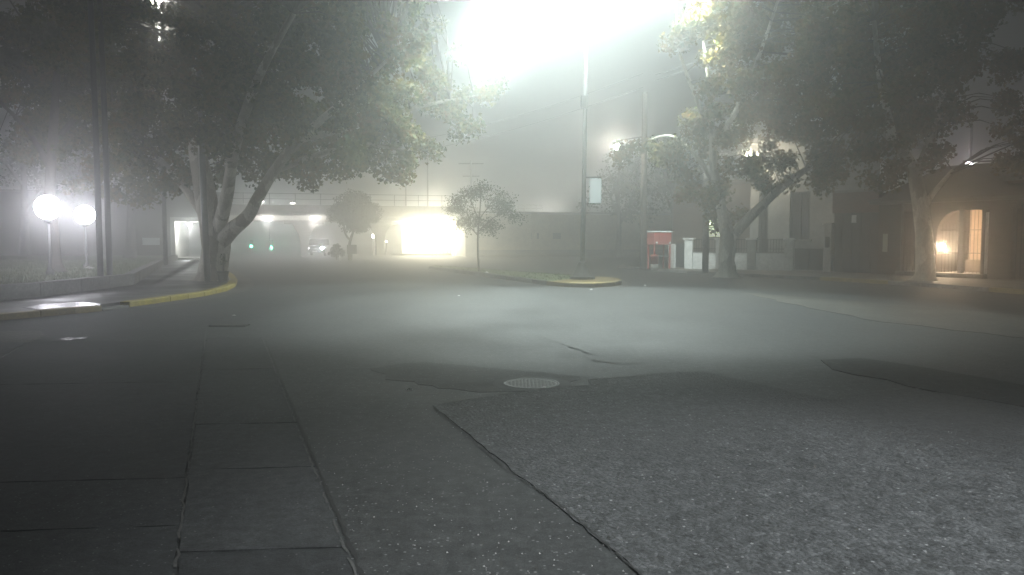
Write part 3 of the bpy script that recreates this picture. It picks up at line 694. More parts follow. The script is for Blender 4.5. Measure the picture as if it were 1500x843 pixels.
for i, (px, Y, h, w, lab) in enumerate(bg_r):
    b = GX(px, Y, 0)
    tree('street_tree', b, lab, 'trees behind the far wall',
         [[(b, .24), (b + V((.1, 0, h * .3)), .18), (b + V((0, .2, h * .6)), .12), (b + V((.1, 0, h * .9)), .05)]] +
         [[(b + V((0, 0, h * (.28 + .1 * k))), .1), (b + V((math.cos(k * 2.1) * w * .4, math.sin(k * 2.1) * w * .4, h * (.5 + .1 * k))), .06), (b + V((math.cos(k * 2.1) * w * .8, math.sin(k * 2.1) * w * .8, h * (.62 + .1 * k))), .03)] for k in range(4)],
         [(b + V((math.cos(k * 1.3) * w * .5, math.sin(k * 1.3) * w * .5, h * (.42 + .08 * k))), (w * .55, w * .55, h * .17)) for k in range(7)],
         M['bark_dk'], M['leaf_dk'], 600 + i, .7, 50, .8, .22)
# sapling on the island
b = G(702, 397.5, IZ); Y = b.y
tree('sapling', b, 'thin young tree with airy crown on the island grass', None,
     [[(b, .045), (P(700, 372, Y), .04), (P(700, 345, Y), .035), (P(703, 310, Y), .025), (P(705, 275, Y), .012)],
      PL([(700, 345, Y, .025), (682, 325, Y, .02), (665, 300, Y, .01)]), PL([(700, 340, Y, .025), (725, 318, Y + .2, .02), (750, 310, Y + .3, .01)]), PL([(702, 325, Y, .02), (690, 295, Y - .3, .015), (680, 275, Y - .4, .01)]), PL([(703, 320, Y, .02), (722, 295, Y + .2, .015), (735, 280, Y + .3, .01)])],
     PB([(672, 300, Y, .5, .55, .5), (700, 280, Y, .65, .6, .35), (730, 295, Y, .65, .6, .5), (690, 325, Y, .5, .5, .4), (755, 315, Y, .4, .4, .2), (715, 330, Y, .5, .5, .35), (665, 330, Y, .2, .25, .3)]),
     M['bark_dk'], M['leaf_gr'], 707, 34, 70, .36, .085, OVAL, flare=.2, droop=.1)
# clipped tree and shrub at the underpass mouth
b = GX(512, 54, .02); Y = 54
tree('clipped_tree', b, 'round clipped tree standing at the mouth of the underpass', None,
     [[(b, .12), (P(512, 362, Y), .10), (P(514, 350, Y), .09), (P(520, 330, Y), .06), (P(522, 300, Y), .03)], PL([(513, 352, Y, .07), (506, 342, Y, .06), (502, 320, Y, .03)])],
     PB([(519, 310, Y, 1.5, 1.4, 1.25), (497, 312, Y, .7, .8, .7), (542, 312, Y, .75, .8, .75), (520, 332, Y, 1.0, 1.0, .45), (518, 288, Y, .9, .9, .35)]),
     M['bark_dk'], M['leaf_clip'], 808, 22, 90, .34, .13, OVAL, flare=.25, droop=.05)
b = GX(493, 54.5, .02)
th = Thing('round_shrub', b, 'small round shrub beside the clipped tree at the underpass mouth', 'shrub')
th.part('stem', MB().tube([b, b + V((0, 0, .5))], [.04, .02], 6), M['bark_dk'])
rr = random.Random(5); cs = []
for _ in range(90):
    d = V((rr.gauss(0, 1), rr.gauss(0, 1), rr.gauss(0, 1))).normalized() * rr.random() ** .35
    cs.append(b + V((d.x * .48, d.y * .45, .58 + d.z * .48)))
leaves('crown', cs, 24, .18, .10, M['leaf_clip'], 44, OVAL, th.e, th.loc)
b = GX(515, 53.5, 0)
th = Thing('signboard', b, 'small square signboard on a short post by the clipped trunk', 'sign')
th.part('post', MB().tube([b, b + V((0, 0, .6))], .04, 8), M['dk_pole'])
th.part('board', MB().box(b + V((.02, -.06, .78)), (.66, .04, .62)), M['gate'], .01)
b = GX(497, 53, 0)
tag(MB().tube([(0, 0, 0), (0, 0, .32), (0, 0, .36)], [.05, .05, .02], 8).build('marker_post', M['white'], loc=b), 'short white marker post before the round shrub', 'post')
# planter pot by the big tree
b = G(327, 412.5, WZ)
th = Thing('planter', b, 'black planter pot with a sparse seedling beside the big trunk', 'planter')
th.part('pot', MB().tube([b, b + V((0, 0, .30)), b + V((0, 0, .30)), b + V((0, 0, .34))], [.13, .18, .20, .20], 14), M['pot'])
th.part('seedling', MB().tube([b + V((0, 0, .3)), b + V((.03, 0, .6)), b + V((.01, 0, .85))], [.015, .012, .006], 5), M['bark_dk'])
leaves('foliage', [b + V((.03, 0, .7)), b + V((0, .05, .85)), b + V((-.05, 0, .6))], 14, .14, .10, M['leaf'], 9, OVAL, th.e, th.loc)

# ------------------------------------------------------------------ lamp mast on the island
mb_ = G(853, 409, IZ); MY = mb_.y; MZ = 10.95
th = Thing('lamp_mast', mb_, 'tall steel lamp mast with floodlights on the yellow island nose', 'street lamp')
th.part('footing', MB().lathe(mb_, [(.44, -.02), (.44, .09), (.36, .11), (.30, .2), (.17, .46), (.12, .58)], 18), M['foot'], shade=False)
th.part('pole', MB().tube([mb_ + V((0, 0, .6)), mb_ + V((.05, 0, 4)), mb_ + V((.1, 0, MZ))], [.085, .075, .055], 12), M['steel'])
top = mb_ + V((.1, 0, MZ))
th.part('crossarm', MB().bar(top + V((-3.6, 0, .1)), top + V((3.0, 0, .1)), .09).bar(top + V((1.0, 0, .1)), top + V((1.0, -1.2, .1)), .08), M['steel'])
LENS = emis('mast_lens', COOL, 1060.0)
heads = [(P(724, 46, MY - .4) - top, V((-5.0, 22, 0)), 3600), (V((-1.1, -.5, -.25)), V((1.5, 20, 0)), 8600), (V((1.0, -1.2, .05)), V((3.8, 20, 0)), 8600), (V((3.1, -.3, -.35)), V((10.5, 33.5, 0)), 14000)]
for off, tgt, pw in heads:
    c = top + off; d = (tgt - c).normalized()
    q = d.to_track_quat('-Z', 'Y').to_matrix()
    if off.z < -.5: th.part('drop_rod', MB().bar(V((c.x, top.y, top.z + .1)), c + V((0, .05, .08)), .05), M['steel'])
    hd = th.part('floodlight', MB().box(c, (.62, .42, .22), M=q), M['dk_pole'], .03)
    th.part('lens', MB().sphere(c + d * .06, .21, 12, 8, (1.1, .95, 1)), LENS, under=hd)
    th.light(lamp('flood', 'SPOT', c + d * .4, pw, COOL, .18, tgt, 74 if off.z < -.5 else 58, .3))
th.part('clamp_box', MB().box(P(856, 151, MY) + V((-.02, -.12, 0)), (.22, .2, .42)), M['dk_pole'], .01)
p0, p1 = P(862, 262, MY), P(879, 299, MY)
th.part('bracket', MB().bar(V((mb_.x + .05, MY, p0.z + .04)), V((p1.x + .03, MY, p0.z + .04)), .05), M['dk_pole'])
th.part('bracket', MB().bar(V((mb_.x + .05, MY, p1.z)), V((p1.x, MY, p1.z)), .03), M['dk_pole'])
th.part('banner', MB().box(((p0.x + p1.x) / 2 + .04, MY, (p0.z + p1.z) / 2 + .01), (p1.x - p0.x - .02, .06, p0.z - p1.z - .04)), emis('glow_panel', (.80, .95, .95), .32))  # panel glow is added so the banner reads bright; no lamp inside

# ------------------------------------------------------------------ left: globe lamps, posts, pole
for k, (px, py, Y, lab) in enumerate([(70, 304, 24.6, 'larger glowing white globe lamp at the left edge of the lawn'), (124, 315, 31.5, 'smaller glowing white globe lamp beside the dark steel posts')]):
    c = P(px, py, Y); b = V((c.x, Y, LZ)); r = .38
    th = Thing('globe_lamp', b, lab, 'street lamp', 'globe lamps on the lawn')
    th.part('post', MB().lathe(b, [(.12, 0), (.12, .12), (.05, .2), (.04, c.z - LZ - r - .12)], 12), M['dk_pole'])
    th.part('collar', MB().lathe(V((c.x, Y, c.z - r - .12)), [(.05, 0), (.11, .05), (.11, .16)], 14), M['dk_pole'])
    th.part('globe', MB().sphere(c, r, 14, 8), emis('globe_glass', LAV, [53, 55][k]))
for px, lab in ((145.5, 'left one of the two tall dark steel posts behind the low wall'), (159, 'right one of the two tall dark steel posts behind the low wall')):
    b = GX(px, 22.8 + (px - 145) * .06, LZ)
    th = Thing('steel_post', b, lab, 'post', 'dark steel posts on the lawn')
    th.part('shaft', MB().tube([b, b + V((.0, 0, 5)), b + V((-.06, 0, 11))], [.085, .08, .075], 10), M['dk_pole'])
    th.part('base_plate', MB().box(b + V((0, 0, .02)), (.32, .32, .04)), M['dk_pole'])
b = G(304, 414, WZ)
th = Thing('steel_pole', b, 'grey steel pole standing against the big plane trunk', 'pole')
th.part('shaft', MB().tube([b, b + V((-.05, 0, 3)), b + V((-.12, 0, 8))], [.10, .09, .07], 12), M['steel'])
th.part('side_strip', MB().tube([b + V((-.13, -.02, 2.0)), b + V((-.19, -.02, 5.0))], .022, 6), M['white'])  # thin white tube along the pole's left side

# lamp glimpsed through the crown, top left
c = P(232, 4, 34); b = V((c.x, 34, LZ))
th = Thing('street_lamp', b, 'bright street lamp shining through the crown at the top left', 'street lamp')
th.part('pole', MB().tube([b, b + V((0, 0, c.z + .3))], [.1, .06], 10), M['steel'])
th.part('head', MB().box(c + V((0, -.3, .16)), (.4, .8, .16)), M['dk_pole'], .03)
th.part('lens', MB().sphere(c + V((0, -.35, .02)), .26, 12, 8, (1, 1.2, .7)), emis('street_lens', HALOGEN, 700))

# ------------------------------------------------------------------ railway bridge and underpass
BL, BR = GX(262, 59, 0), GX(1010, 70, 0)
bd = (BR - BL).normalized(); bn = V((-bd.y, bd.x, 0))
def bpt(px):                                             # plan point on the bridge's near face at a bearing
    r = ray(px, 348); k = (BL.x * bd.y - BL.y * bd.x) / (r.x * bd.y - r.y * bd.x); return V((r.x * k, r.y * k, 0))
def bz(px, py): p = bpt(px); return P(px, py, p.y).z
sof = 3.30; deck_top = 4.05
th = Thing('railway_bridge', BL, 'low concrete railway bridge crossing the foggy road', 'bridge')
def bbox(p0, p1, z0, z1, y0, y1, mb=None):
    mb = mb or MB(); q = [p0 + bn * y0, p1 + bn * y0, p1 + bn * y1, p0 + bn * y1]
    return mb.prism([(a.x, a.y) for a in q], z0, z1)
e0, e1 = bpt(262) - bd * 3, bpt(672) + bd * .5
th.part('deck', bbox(e0, e1, sof + .02, deck_top, .0, 9.0), M['tile_conc'])
th.part('edge_beam', bbox(e0, e1, sof + .30, deck_top + .05, -.28, -.003), M['tile_conc'], .02)
for k in range(1, 5):
    th.part('girder', bbox(e0, e1, sof - .32, sof + .017, .45 + 1.9 * k, .85 + 1.9 * k), M['soffit'], .02)
rail = MB()
L = (e1 - e0).length
n = int(L / 1.8)
for k in range(n + 1): q = e0 + bd * (L * k / n) - bn * .15; rail.bar(q + V((0, 0, deck_top + .05)), q + V((0, 0, deck_top + .95)), .04)
th.part('railing_posts', rail, M['steel'], kind='stuff')
for z in (.5, .92): th.part('rail', MB().bar(e0 - bn * .15 + V((0, 0, deck_top + z)), e1 - bn * .15 + V((0, 0, deck_top + z)), .04), M['steel'])
for px in (446, 566):                                    # hammerhead piers
    c = bpt(px) + bn * (3.2 if px == 446 else 5.5); mbp = MB()
    a = 1.55
    th.part('pier_cap', MB().prism([((c + bd * x + bn * y).x, (c + bd * x + bn * y).y) for x, y in ((-a, -.6), (a, -.6), (a, .6), (-a, .6))], sof - .62, sof - .325), M['conc'], .02)
    sec = []
    for z, w in ((0, .30), (1.2, .33), (1.9, .5), (2.68, .95)): sec.append((z, w))
    vs = []; fs = []
    for z, w in sec: vs += [c + bd * x * w + bn * y * .4 + V((0, 0, z)) for x, y in ((-1, -1), (1, -1), (1, 1), (-1, 1))]
    for i in range(len(sec) - 1):
        for k in range(4): fs.append((i * 4 + k, i * 4 + (k + 1) % 4, i * 4 + 4 + (k + 1) % 4, i * 4 + 4 + k))
    mbp.add([v - V((0, 0, .0)) for v in vs], fs); th.part('pier', mbp, M['conc'], .02)
# right abutment beside the bright bay: side wall of pale tile with columns
ra = bpt(672)
th.part('abutment', bbox(ra + bd * .5, ra + bd * 1.6, 0, deck_top, -.3, 9.0), M['soffit'])
bw0 = bpt(606) + bn * 7.5; bw1 = bpt(672) + bn * 7.5 + bd * .5
th.part('bay_wall', bbox(bw0, bw1, 0, sof + .017, 0, .3), M['soffit'])
for k in range(7):
    q = bw0.lerp(bw1, .50 + .075 * k) - bn * 4.2
    th.part('column', MB().box(q + V((0, 0, .65)), (.09, .09, 1.3)), M['conc'])
th.part('pavement_kerb', bbox(bw0 - bn * 1.6 - bd * 1, bw1 - bn * 1.6, 0, .16, -.2, 1.4), M['pale_conc'], .02)
TUBE = emis('bay_tube', WARM, 130)
for k in range(3):
    q = bw0.lerp(bw1, .18 + .32 * k) - bn * 2.4
    fx = th.part('bay_light', MB().box(q + V((0, 0, sof - .10)), (1.5, .34, .10), math.atan2(bd.y, bd.x)), M['dk_pole'])
    th.part('diffuser', MB().box(q + V((0, 0, sof - .20)), (1.4, .28, .08), math.atan2(bd.y, bd.x)), TUBE, under=fx)
    th.light(lamp('bay_flood', 'POINT', q + V((0, 0, sof - .55)), 1600, WARM, .25))
for px in (392, 462):
    q = bpt(px) + bn * 1.0
    fx = th.part('bay_light', MB().box(q + V((0, 0, sof - .03)), (1.0, .2, .08), math.atan2(bd.y, bd.x)), M['dk_pole'])
    th.part('diffuser', MB().box(q + V((0, 0, sof - .085)), (.9, .14, .03), math.atan2(bd.y, bd.x)), emis('cool_tube', (1, .97, .9), 8), under=fx)
    th.light(lamp('bay_flood', 'POINT', q + V((0, 0, sof - .35)), 260, (1, .97, .92), .05))
# small lamps along the bridge
for px, py, s in ((384, 296, 60), (430, 298, 30)):
    p = bpt(px) - bn * .2; z = bz(px, py)
    l = th.part('bridge_lamp', MB().box(p + V((0, 0, z + .08)), (.34, .3, .12)), M['dk_pole'])
    th.part('lens', MB().box(p + V((0, 0, z)), (.28, .26, .07)), emis('bridge_lens', HALOGEN, s), under=l)
# small wall lamps inside the right bay
for px, py, r_, s, lab in ((547, 346, .17, 45, 'round glowing wall lamp in the underpass left of the bright bay'), (566, 354, .07, 40, 'tiny dim lamp in the underpass beside the bright bay')):
    c = P(px, py, 71); b = V((c.x, 71, 0))
    t2 = Thing('underpass_lamp', b, lab, 'lamp', 'lamps inside the underpass')
    t2.part('post', MB().tube([b, V((c.x, 71, c.z - r_))], .05, 8), M['dk_pole'])
    t2.part('globe', MB().sphere(c, r_, 10, 6), emis('small_globe', (1, .9, .75), s))

# left: retaining wall with a lit pedestrian tunnel beside the bridge
tl0, tl1 = bpt(269) - bn * 4.5, bpt(318) - bn * 4.5
ang = math.atan2(bd.y, bd.x)
def wseg(p0, p1, z0, z1, y0, y1): return bbox(p0, p1, z0, z1, y0, y1)
th = Thing('retaining_wall', tl0, 'dark brick retaining wall left of the underpass with a lit pedestrian tunnel', 'wall')
th.part('wall', wseg(tl0 - bd * 42, tl0 - bd * .25, 0, 4.6, 0, .5), M['brick_dk'])
th.part('lintel', wseg(tl0 - bd * .247, tl1 + bd * 1.2, 3.0, 4.598, 0, .5), M['brick_dk'])
th.part('pier', wseg(tl1 + bd * .25, tl1 + bd * 1.2, 0, 2.997, .003, .5), M['conc'])
th.part('coping', wseg(tl0 - bd * 42, tl1 + bd * 1.25, 4.603, 4.75, -.08, .6), M['conc'])
fr = MB()
fr.prism([((tl0 + bd * x + bn * y).x, (tl0 + bd * x + bn * y).y) for x, y in ((-.24, -.12), (0.05, -.12), (.05, 7), (-.24, 7))], 0, 2.99)
th.part('tunnel_wall', fr, M['soffit'])
th.part('tunnel_wall', wseg(tl1 - bd * .02, tl1 + bd * .247, 0, 2.99, -.12, 7), M['soffit'])
th.part('tunnel_ceiling', wseg(tl0 + bd * .053, tl1 - bd * .023, 2.72, 2.988, -.12, 7), M['soffit'])
th.part('tunnel_floor', wseg(tl0 + bd * .053, tl1 - bd * .023, .0, .15, -.12, 7), M['conc'])
lc = tl0.lerp(tl1, .38) + bn * .7
fx = th.part('tunnel_light', MB().box(lc + V((0, 0, 2.66)), (.3, 1.0, .08), ang), M['white'])
th.part('diffuser', MB().box(lc + V((0, 0, 2.56)), (.24, .9, .09), ang), emis('tunnel_tube', (1, 1, .95), 90), under=fx)
th.light(lamp('tunnel_glow', 'POINT', lc + V((0, 0, 2.3)), 350, (.95, 1, .96), .1))
# notice board on the wall
q = bpt(238) - bn * 4.7
tag(MB().box((0, 0, 0), (1.1, .06, .5), ang).build('notice_board', M['panel'], loc=V((q.x, q.y, P(238, 354, q.y).z))), 'pale rectangular notice board on the dark retaining wall', 'notice board')

# right: beige wing wall with coping, railing
wr0 = ra + bd * 1.603 - bn * .1; wr1 = wr0 + bd * 24
th = Thing('wing_wall', wr0, 'long beige wing wall running right from the bright underpass bay', 'wall')
for k in range(5):
    a, b = wr0.lerp(wr1, k / 5) + bd * .02, wr0.lerp(wr1, (k + 1) / 5) - bd * .02
    th.part('wall_bay', bbox(a, b, 0, 3.55, 0, .5), M['beige'])
    th.part('pilaster', bbox(b - bd * .2, b + bd * .24, 0, 3.6, -.12, -.003), M['beige'])
th.part('coping', bbox(wr0, wr1, 3.605, 3.75, -.15, .6), M['conc'], .02)
th.part('plinth', bbox(wr0, wr1, 0, .55, -.28, -.125), M['conc'])
for px in (783, 815):
    q = bpt(px) - bn * .1; z = P(px, 346, q.y).z
    th.part('vent', bbox(q - bd * .35, q + bd * .35, z - .25, z + .25, -.03, .0), M['gate'])
rl_ = MB(); q0, q1 = bpt(742), bpt(795)
for k in range(7): p = q0.lerp(q1, k / 6) + bn * .2; rl_.bar(p + V((0, 0, 3.75)), p + V((0, 0, 4.3)), .05)
th.part('railing_posts', rl_, M['white'], kind='stuff')
for z in (4.0, 4.3): th.part('rail', MB().bar(q0 + bn * .2 + V((0, 0, z)), q1 + bn * .2 + V((0, 0, z)), .07), M['white'])
MB().prism([((p).x, (p).y) for p in (wr0 - bn * 2.2, wr1 - bn * 2.2, wr1 - bn * .282, wr0 - bn * .282)], -.1, .14).build('far_pavement', M['walk_r'])['kind'] = 'structure'
# catenary pole with crossarm above the embankment
c = P(690, 240, 76)
b = V((c.x, 76, 0)); th = Thing('catenary_pole', b, 'faint railway pole with a crossarm above the bridge', 'pole')
th.part('mast', MB().tube([b, V((c.x, 76, c.z + .3))], [.12, .08], 8), M['steel'])
th.part('crossarm', MB().bar(c + V((-1.2, 0, 0)), c + V((1.2, 0, 0)), .10), M['steel'])
th.part('crossarm', MB().bar(c + V((-.8, 0, -1.2)), c + V((.8, 0, -1.2)), .08), M['steel'])
for px in (627, 595):
    b = GX(px, 77, 0); tag(MB().tube([(0, 0, 0), (0, 0, 9.3 if px == 627 else 8)], [.09, .06], 8).build('rail_pole', M['steel'], loc=b), 'thin faint pole above the bridge, %s of the two' % ('nearer the sapling' if px == 627 else 'nearer the clipped tree'), 'pole', 'thin poles above the bridge')

# beyond the bridge: traffic light, lamps, car
c = P(397, 363, 92); b = V((c.x, 92, 0))
th = Thing('traffic_light', b, 'green traffic light glowing in the fog beyond the bridge', 'traffic light', 'green traffic lights beyond the bridge')
th.part('post', MB().tube([b, V((c.x, 92, c.z - .2))], .06, 8), M['dk_pole'])
th.part('housing', MB().box(c + V((0, .14, .32)), (.42, .2, 1.1)), M['gate'], .02)
th.part('green_lens', MB().sphere(c, .2, 10, 6), emis('green_lens', (.10, 1, .55), 55))
c2 = P(368, 361, 108)
copy = copy_thing(th.e, V((c2.x, 108, c2.z - c.z)), 'smaller second green traffic light farther off in the fog')
for k, (px, Y, z, lab) in enumerate([(395, 90, 4.4, 'round street lantern beyond the left bay of the bridge'), (640, 96, 4.4, 'round street lantern beyond the bright bay of the bridge'), (800, 88, 3.4, 'unseen round lantern added beyond the beige wall to brighten the haze')]):
    b = GX(px, Y, 0); c = b + V((0, 0, z))  # last lantern is an added, unseen lamp that brightens the haze
    t2 = Thing('street_lamp', b, lab, 'street lamp', 'street lanterns beyond the bridge')
    t2.part('pole', MB().tube([b, c + V((0, 0, -.18))], [.09, .05], 8), M['steel'])
    t2.part('cap', MB().lathe(c + V((0, 0, .12)), [(.26, 0), (.1, .14), (.02, .2)], 12), M['dk_pole'])
    t2.part('lens', MB().sphere(c, .19, 10, 6), emis('far_lens', [(.9, 1, 1), (1, .95, .82), (1, .97, .88)][k], [900, 2400, 1800][k]))
b = GX(461, 67, 0)
car = Thing('parked_car', b, 'dark car with headlights on coming through the underpass beside the pier', 'car')
def cp(x, y, z): a = .10; return b + V((x * math.cos(a) - y * math.sin(a), x * math.sin(a) + y * math.cos(a), z))
def carsec(prof, w):                                     # side profile (y back, z up) lofted across x with inset shoulders
    mbc = MB(); n = len(prof); xs = [(-w / 2, .93), (-w / 2 * .93, 1), (w / 2 * .93, 1), (w / 2, .93)]
    vs = [cp(x, y * (1 if s == 1 else .985), z if z < .75 else .75 + (z - .75) * (1 if s == 1 else .93)) for x, s in xs for y, z in prof]
    fs = [(i * n + k, i * n + (k + 1) % n, (i + 1) * n + (k + 1) % n, (i + 1) * n + k) for i in range(3) for k in range(n)]
    fs += [tuple(range(n)), tuple(3 * n + k for k in range(n - 1, -1, -1))]
    return mbc.add(vs, fs)
car.part('body', carsec([(0, .28), (0, .62), (.15, .78), (1.0, .92), (4.0, .95), (4.15, .85), (4.15, .30)], 1.72), M['carpaint'], .03)
car.part('cabin', carsec([(1.0, .90), (1.75, 1.40), (2.2, 1.46), (3.1, 1.44), (3.9, .93)], 1.5), M['glass'], .03)
car.part('roof', carsec([(1.72, 1.42), (2.2, 1.49), (3.1, 1.47), (3.2, 1.42)], 1.42), M['carpaint'], .02)
car.part('bumper', MB().box(cp(0, -.03, .38), (1.66, .14, .2), .10), M['gate'], .02)
car.part('number_plate', MB().box(cp(0, -.11, .40), (.4, .02, .12), .10), M['white'])
for sx in (-.6, .6):
    car.part('headlight', MB().sphere(cp(sx, .03, .66), .13, 10, 6, (1, .5, .8)), emis('headlight_glow', (.93, .93, 1), 520 if sx > 0 else 14))
    car.part('mirror', MB().box(cp(sx * 1.6, 1.3, .98), (.16, .1, .12), .1), M['carpaint'], .02)
    for y in (.8, 3.3):
        wc = cp(sx * 1.27, y, .3); dx = (cp(1, 0, 0) - cp(0, 0, 0)) * .1
        w_ = car.part('wheel', MB().tube([wc - dx, wc + dx], .3, 16), M['rubber'])
        car.part('rim', MB().tube([wc - dx * 1.06, wc + dx * 1.06], .19, 12), M['steel'], under=w_)

# ------------------------------------------------------------------ right side: pavement, kerb
rk_px = [(905, 392), (960, 397.5), (1030, 402), (1100, 406), (1200, 411), (1300, 417), (1400, 424), (1500, 432), (1640, 446)]
rk = [G(x, y) for x, y in rk_px]
rki = offset(rk, .22)
kr = bpy.data.objects.new('kerb', None); COL.objects.link(kr); tag(kr, kind='structure')
for i in range(len(rk) - 1):
    n = max(1, round((rk[i + 1] - rk[i]).length / 1.3))
    for k in range(n):
        t0, t1 = k / n + .003, (k + 1) / n - .003
        q = [rk[i].lerp(rk[i + 1], t0), rk[i].lerp(rk[i + 1], t1), rki[i].lerp(rki[i + 1], t1), rki[i].lerp(rki[i + 1], t0)]
        ylw = (i == 4) or (i == 6 and k % 2)
        MB().prism(q, -.05, .13).build('kerb_stone', M['yellow_old'] if ylw else M['conc_wall'], kr, .02)
fa_px = [(905, 388), (1005, 394), (1150, 396.5), (1217, 399), (1285, 401.5), (1445, 408), (1500, 411), (1640, 417)]
fa = [G(x, y, WZ) for x, y in fa_px]
MB().prism([(p.x, p.y) for p in rki] + [(p.x + .3, p.y + .5) for p in fa[::-1]], -.1, WZ).build('pavement', M['walk_r'])['kind'] = 'structure'
class Fac:
    """a vertical facade plane from A to B; s metres along, z up, depth behind"""
    def __init__(s, A, B): s.A = V((A.x, A.y, 0)); s.B = V((B.x, B.y, 0)); s.d = (s.B - s.A).normalized(); s.n = V((-s.d.y, s.d.x, 0)); s.n = s.n if s.n.y > 0 else -s.n; s.ang = math.atan2(s.d.y, s.d.x)
    def sz(s, px, py):
        r = ray(px, py); k = s.A.dot(s.n) / (r.dot(s.n)); p = V((0, 0, CAM_H)) + r * k
        return (V((p.x, p.y, 0)) - s.A).dot(s.d), p.z
    def box(s, s0, s1, z0, z1, y0, y1, mb=None):
        mb = mb or MB(); q = [s.A + s.d * s0 + s.n * y0, s.A + s.d * s1 + s.n * y0, s.A + s.d * s1 + s.n * y1, s.A + s.d * s0 + s.n * y1]
        return mb.prism([(a.x, a.y) for a in q], z0, z1)
    def pt(s, a, z, y=0): p = s.A + s.d * a + s.n * y; return V((p.x, p.y, z))

# garden wall
GF = Fac(fa[1], fa[2])
th = Thing('garden_wall', fa[1], 'low white garden wall with capped pillars and black railings behind the lime washed tree', 'wall')
s_p = [GF.sz(px, 395)[0] for px in (1008, 1054, 1100, 1155)]
for s0, s1 in zip(s_p[:-1], s_p[1:]):
    th.part('wall', GF.box(s0 + .2, s1 - .2, 0, WZ + .76, .06, .26), M['white_wall'], .01)
    th.part('coping', GF.box(s0 + .2, s1 - .2, WZ + .763, WZ + .82, .03, .29), M['conc'])
    bars = MB(); n = int((s1 - s0 - .4) / .12)
    for k in range(n + 1): bars.bar(GF.pt(s0 + .22 + k * .12, WZ + .8, .16), GF.pt(s0 + .22 + k * .12, WZ + 1.42, .16), .022)
    th.part('railing_bars', bars, M['iron'], kind='stuff')
    for z in (.95, 1.38): th.part('rail', MB().bar(GF.pt(s0 + .2, WZ + z, .16), GF.pt(s1 - .2, WZ + z, .16), .035), M['iron'])
for i, s0 in enumerate(s_p):
    pm = M['stucco'] if i == 2 else M['white_wall']
    pl_ = th.part('pillar', GF.box(s0 - .19, s0 + .19, 0, WZ + 1.36, 0, .36), pm, .01)
    th.part('pillar_cap', GF.box(s0 - .25, s0 + .25, WZ + 1.363, WZ + 1.45, -.06, .42), M['white_wall'], .01, under=pl_)
# low gate and tall mailbox pillar
HF = Fac(fa[2], fa[3])
s0, s1 = HF.sz(1162, 397)[0], HF.sz(1203, 398)[0]
th = Thing('garden_gate', HF.pt(s0, WZ), 'low dark sheet metal gate between the white pillars', 'gate')
th.part('panel', HF.box(s0, s1, WZ + .06, WZ + .92, .1, .14), M['gate'])
th.part('frame', HF.box(s0, s1, WZ + .923, WZ + .99, .08, .16).box(HF.pt((s0 + s1) / 2, WZ + .5, .085), (.06, .04, .84), HF.ang), M['iron'])
sp = HF.sz(1210.5, 399)[0]
th = Thing('gate_pillar', HF.pt(sp, WZ), 'tall white gate pillar with a dark mailbox beside the garage door', 'pillar')
th.part('shaft', HF.box(sp - .17, sp + .17, 0, WZ + 2.0, 0, .34), M['white_wall'], .01)
th.part('cap', HF.box(sp - .22, sp + .22, WZ + 2.003, WZ + 2.08, -.05, .39), M['white_wall'], .01)
zc = HF.sz(1211, 355)[1]
mbx = th.part('mailbox', HF.box(sp - .06, sp + .12, zc - .23, zc + .23, -.06, -.003), M['gate'], .01)
th.part('slot', HF.box(sp - .03, sp + .09, zc + .08, zc + .11, -.066, -.061), M['iron'], under=mbx)

# stucco house behind the garden wall
A_, B_ = GF.pt(s_p[2] - .6, 0, 3.4), HF.pt(sp + .25, 0, 3.0)
SF = Fac(A_, B_); Ls = (SF.B - SF.A).length
th = Thing('stucco_house', SF.pt(0, 0), 'grey stucco house with tall dark shuttered windows behind the garden wall', 'house')
w0, w1 = SF.sz(1157, 300)[0], SF.sz(1187, 300)[0]; zb, zt = SF.sz(1170, 351)[1], SF.sz(1170, 281)[1]
v0, v1 = SF.sz(1112, 300)[0], SF.sz(1126, 300)[0]
HT = 6.2
th.part('wall', SF.box(0, v0, 0, HT, 0, .3), M['stucco']); th.part('wall', SF.box(v1, w0, 0, HT, 0, .3), M['stucco']); th.part('wall', SF.box(w1, Ls + .3, 0, HT, 0, .3), M['stucco'])
th.part('wall', SF.box(w0, w1, 0, zb, .003, .3), M['stucco']); th.part('wall', SF.box(w0, w1, zt, HT, .003, .3), M['stucco']); th.part('wall', SF.box(v0, v1, zt, HT, .003, .3), M['stucco'])
th.part('side_wall', SF.box(-.003, .3, 0, HT - .01, .303, 8), M['stucco'])
th.part('roof', SF.box(-.2, Ls + .5, HT + .003, HT + .25, -.25, 8.2), M['conc'])
for a, b_, z0 in ((w0, w1, zb), (v0, v1, .1)):
    win = th.part('window', SF.box(a, b_, z0, zt, .16, .2), M['glass'])
    f = SF.box(a, a + .07, z0, zt, .08, .157); SF.box(b_ - .07, b_, z0, zt, .08, .157, f); SF.box((a + b_) / 2 - .04, (a + b_) / 2 + .04, z0, zt, .08, .157, f); SF.box(a + .07, b_ - .07, zt - .08, zt, .081, .156, f)
    th.part('window_frame', f, M['gate'], under=win)
    th.part('sill', SF.box(a - .12, b_ + .12, z0 - .09, z0 - .003, -.12, .157), M['conc'], under=win)
    gr = MB()
    for k in range(8): x = a + .1 + (b_ - a - .2) * k / 7; gr.bar(SF.pt(x, z0 + .02, .03), SF.pt(x, zt - .02, .03), .02)
    th.part('window_bars', gr, M['iron'], under=win)
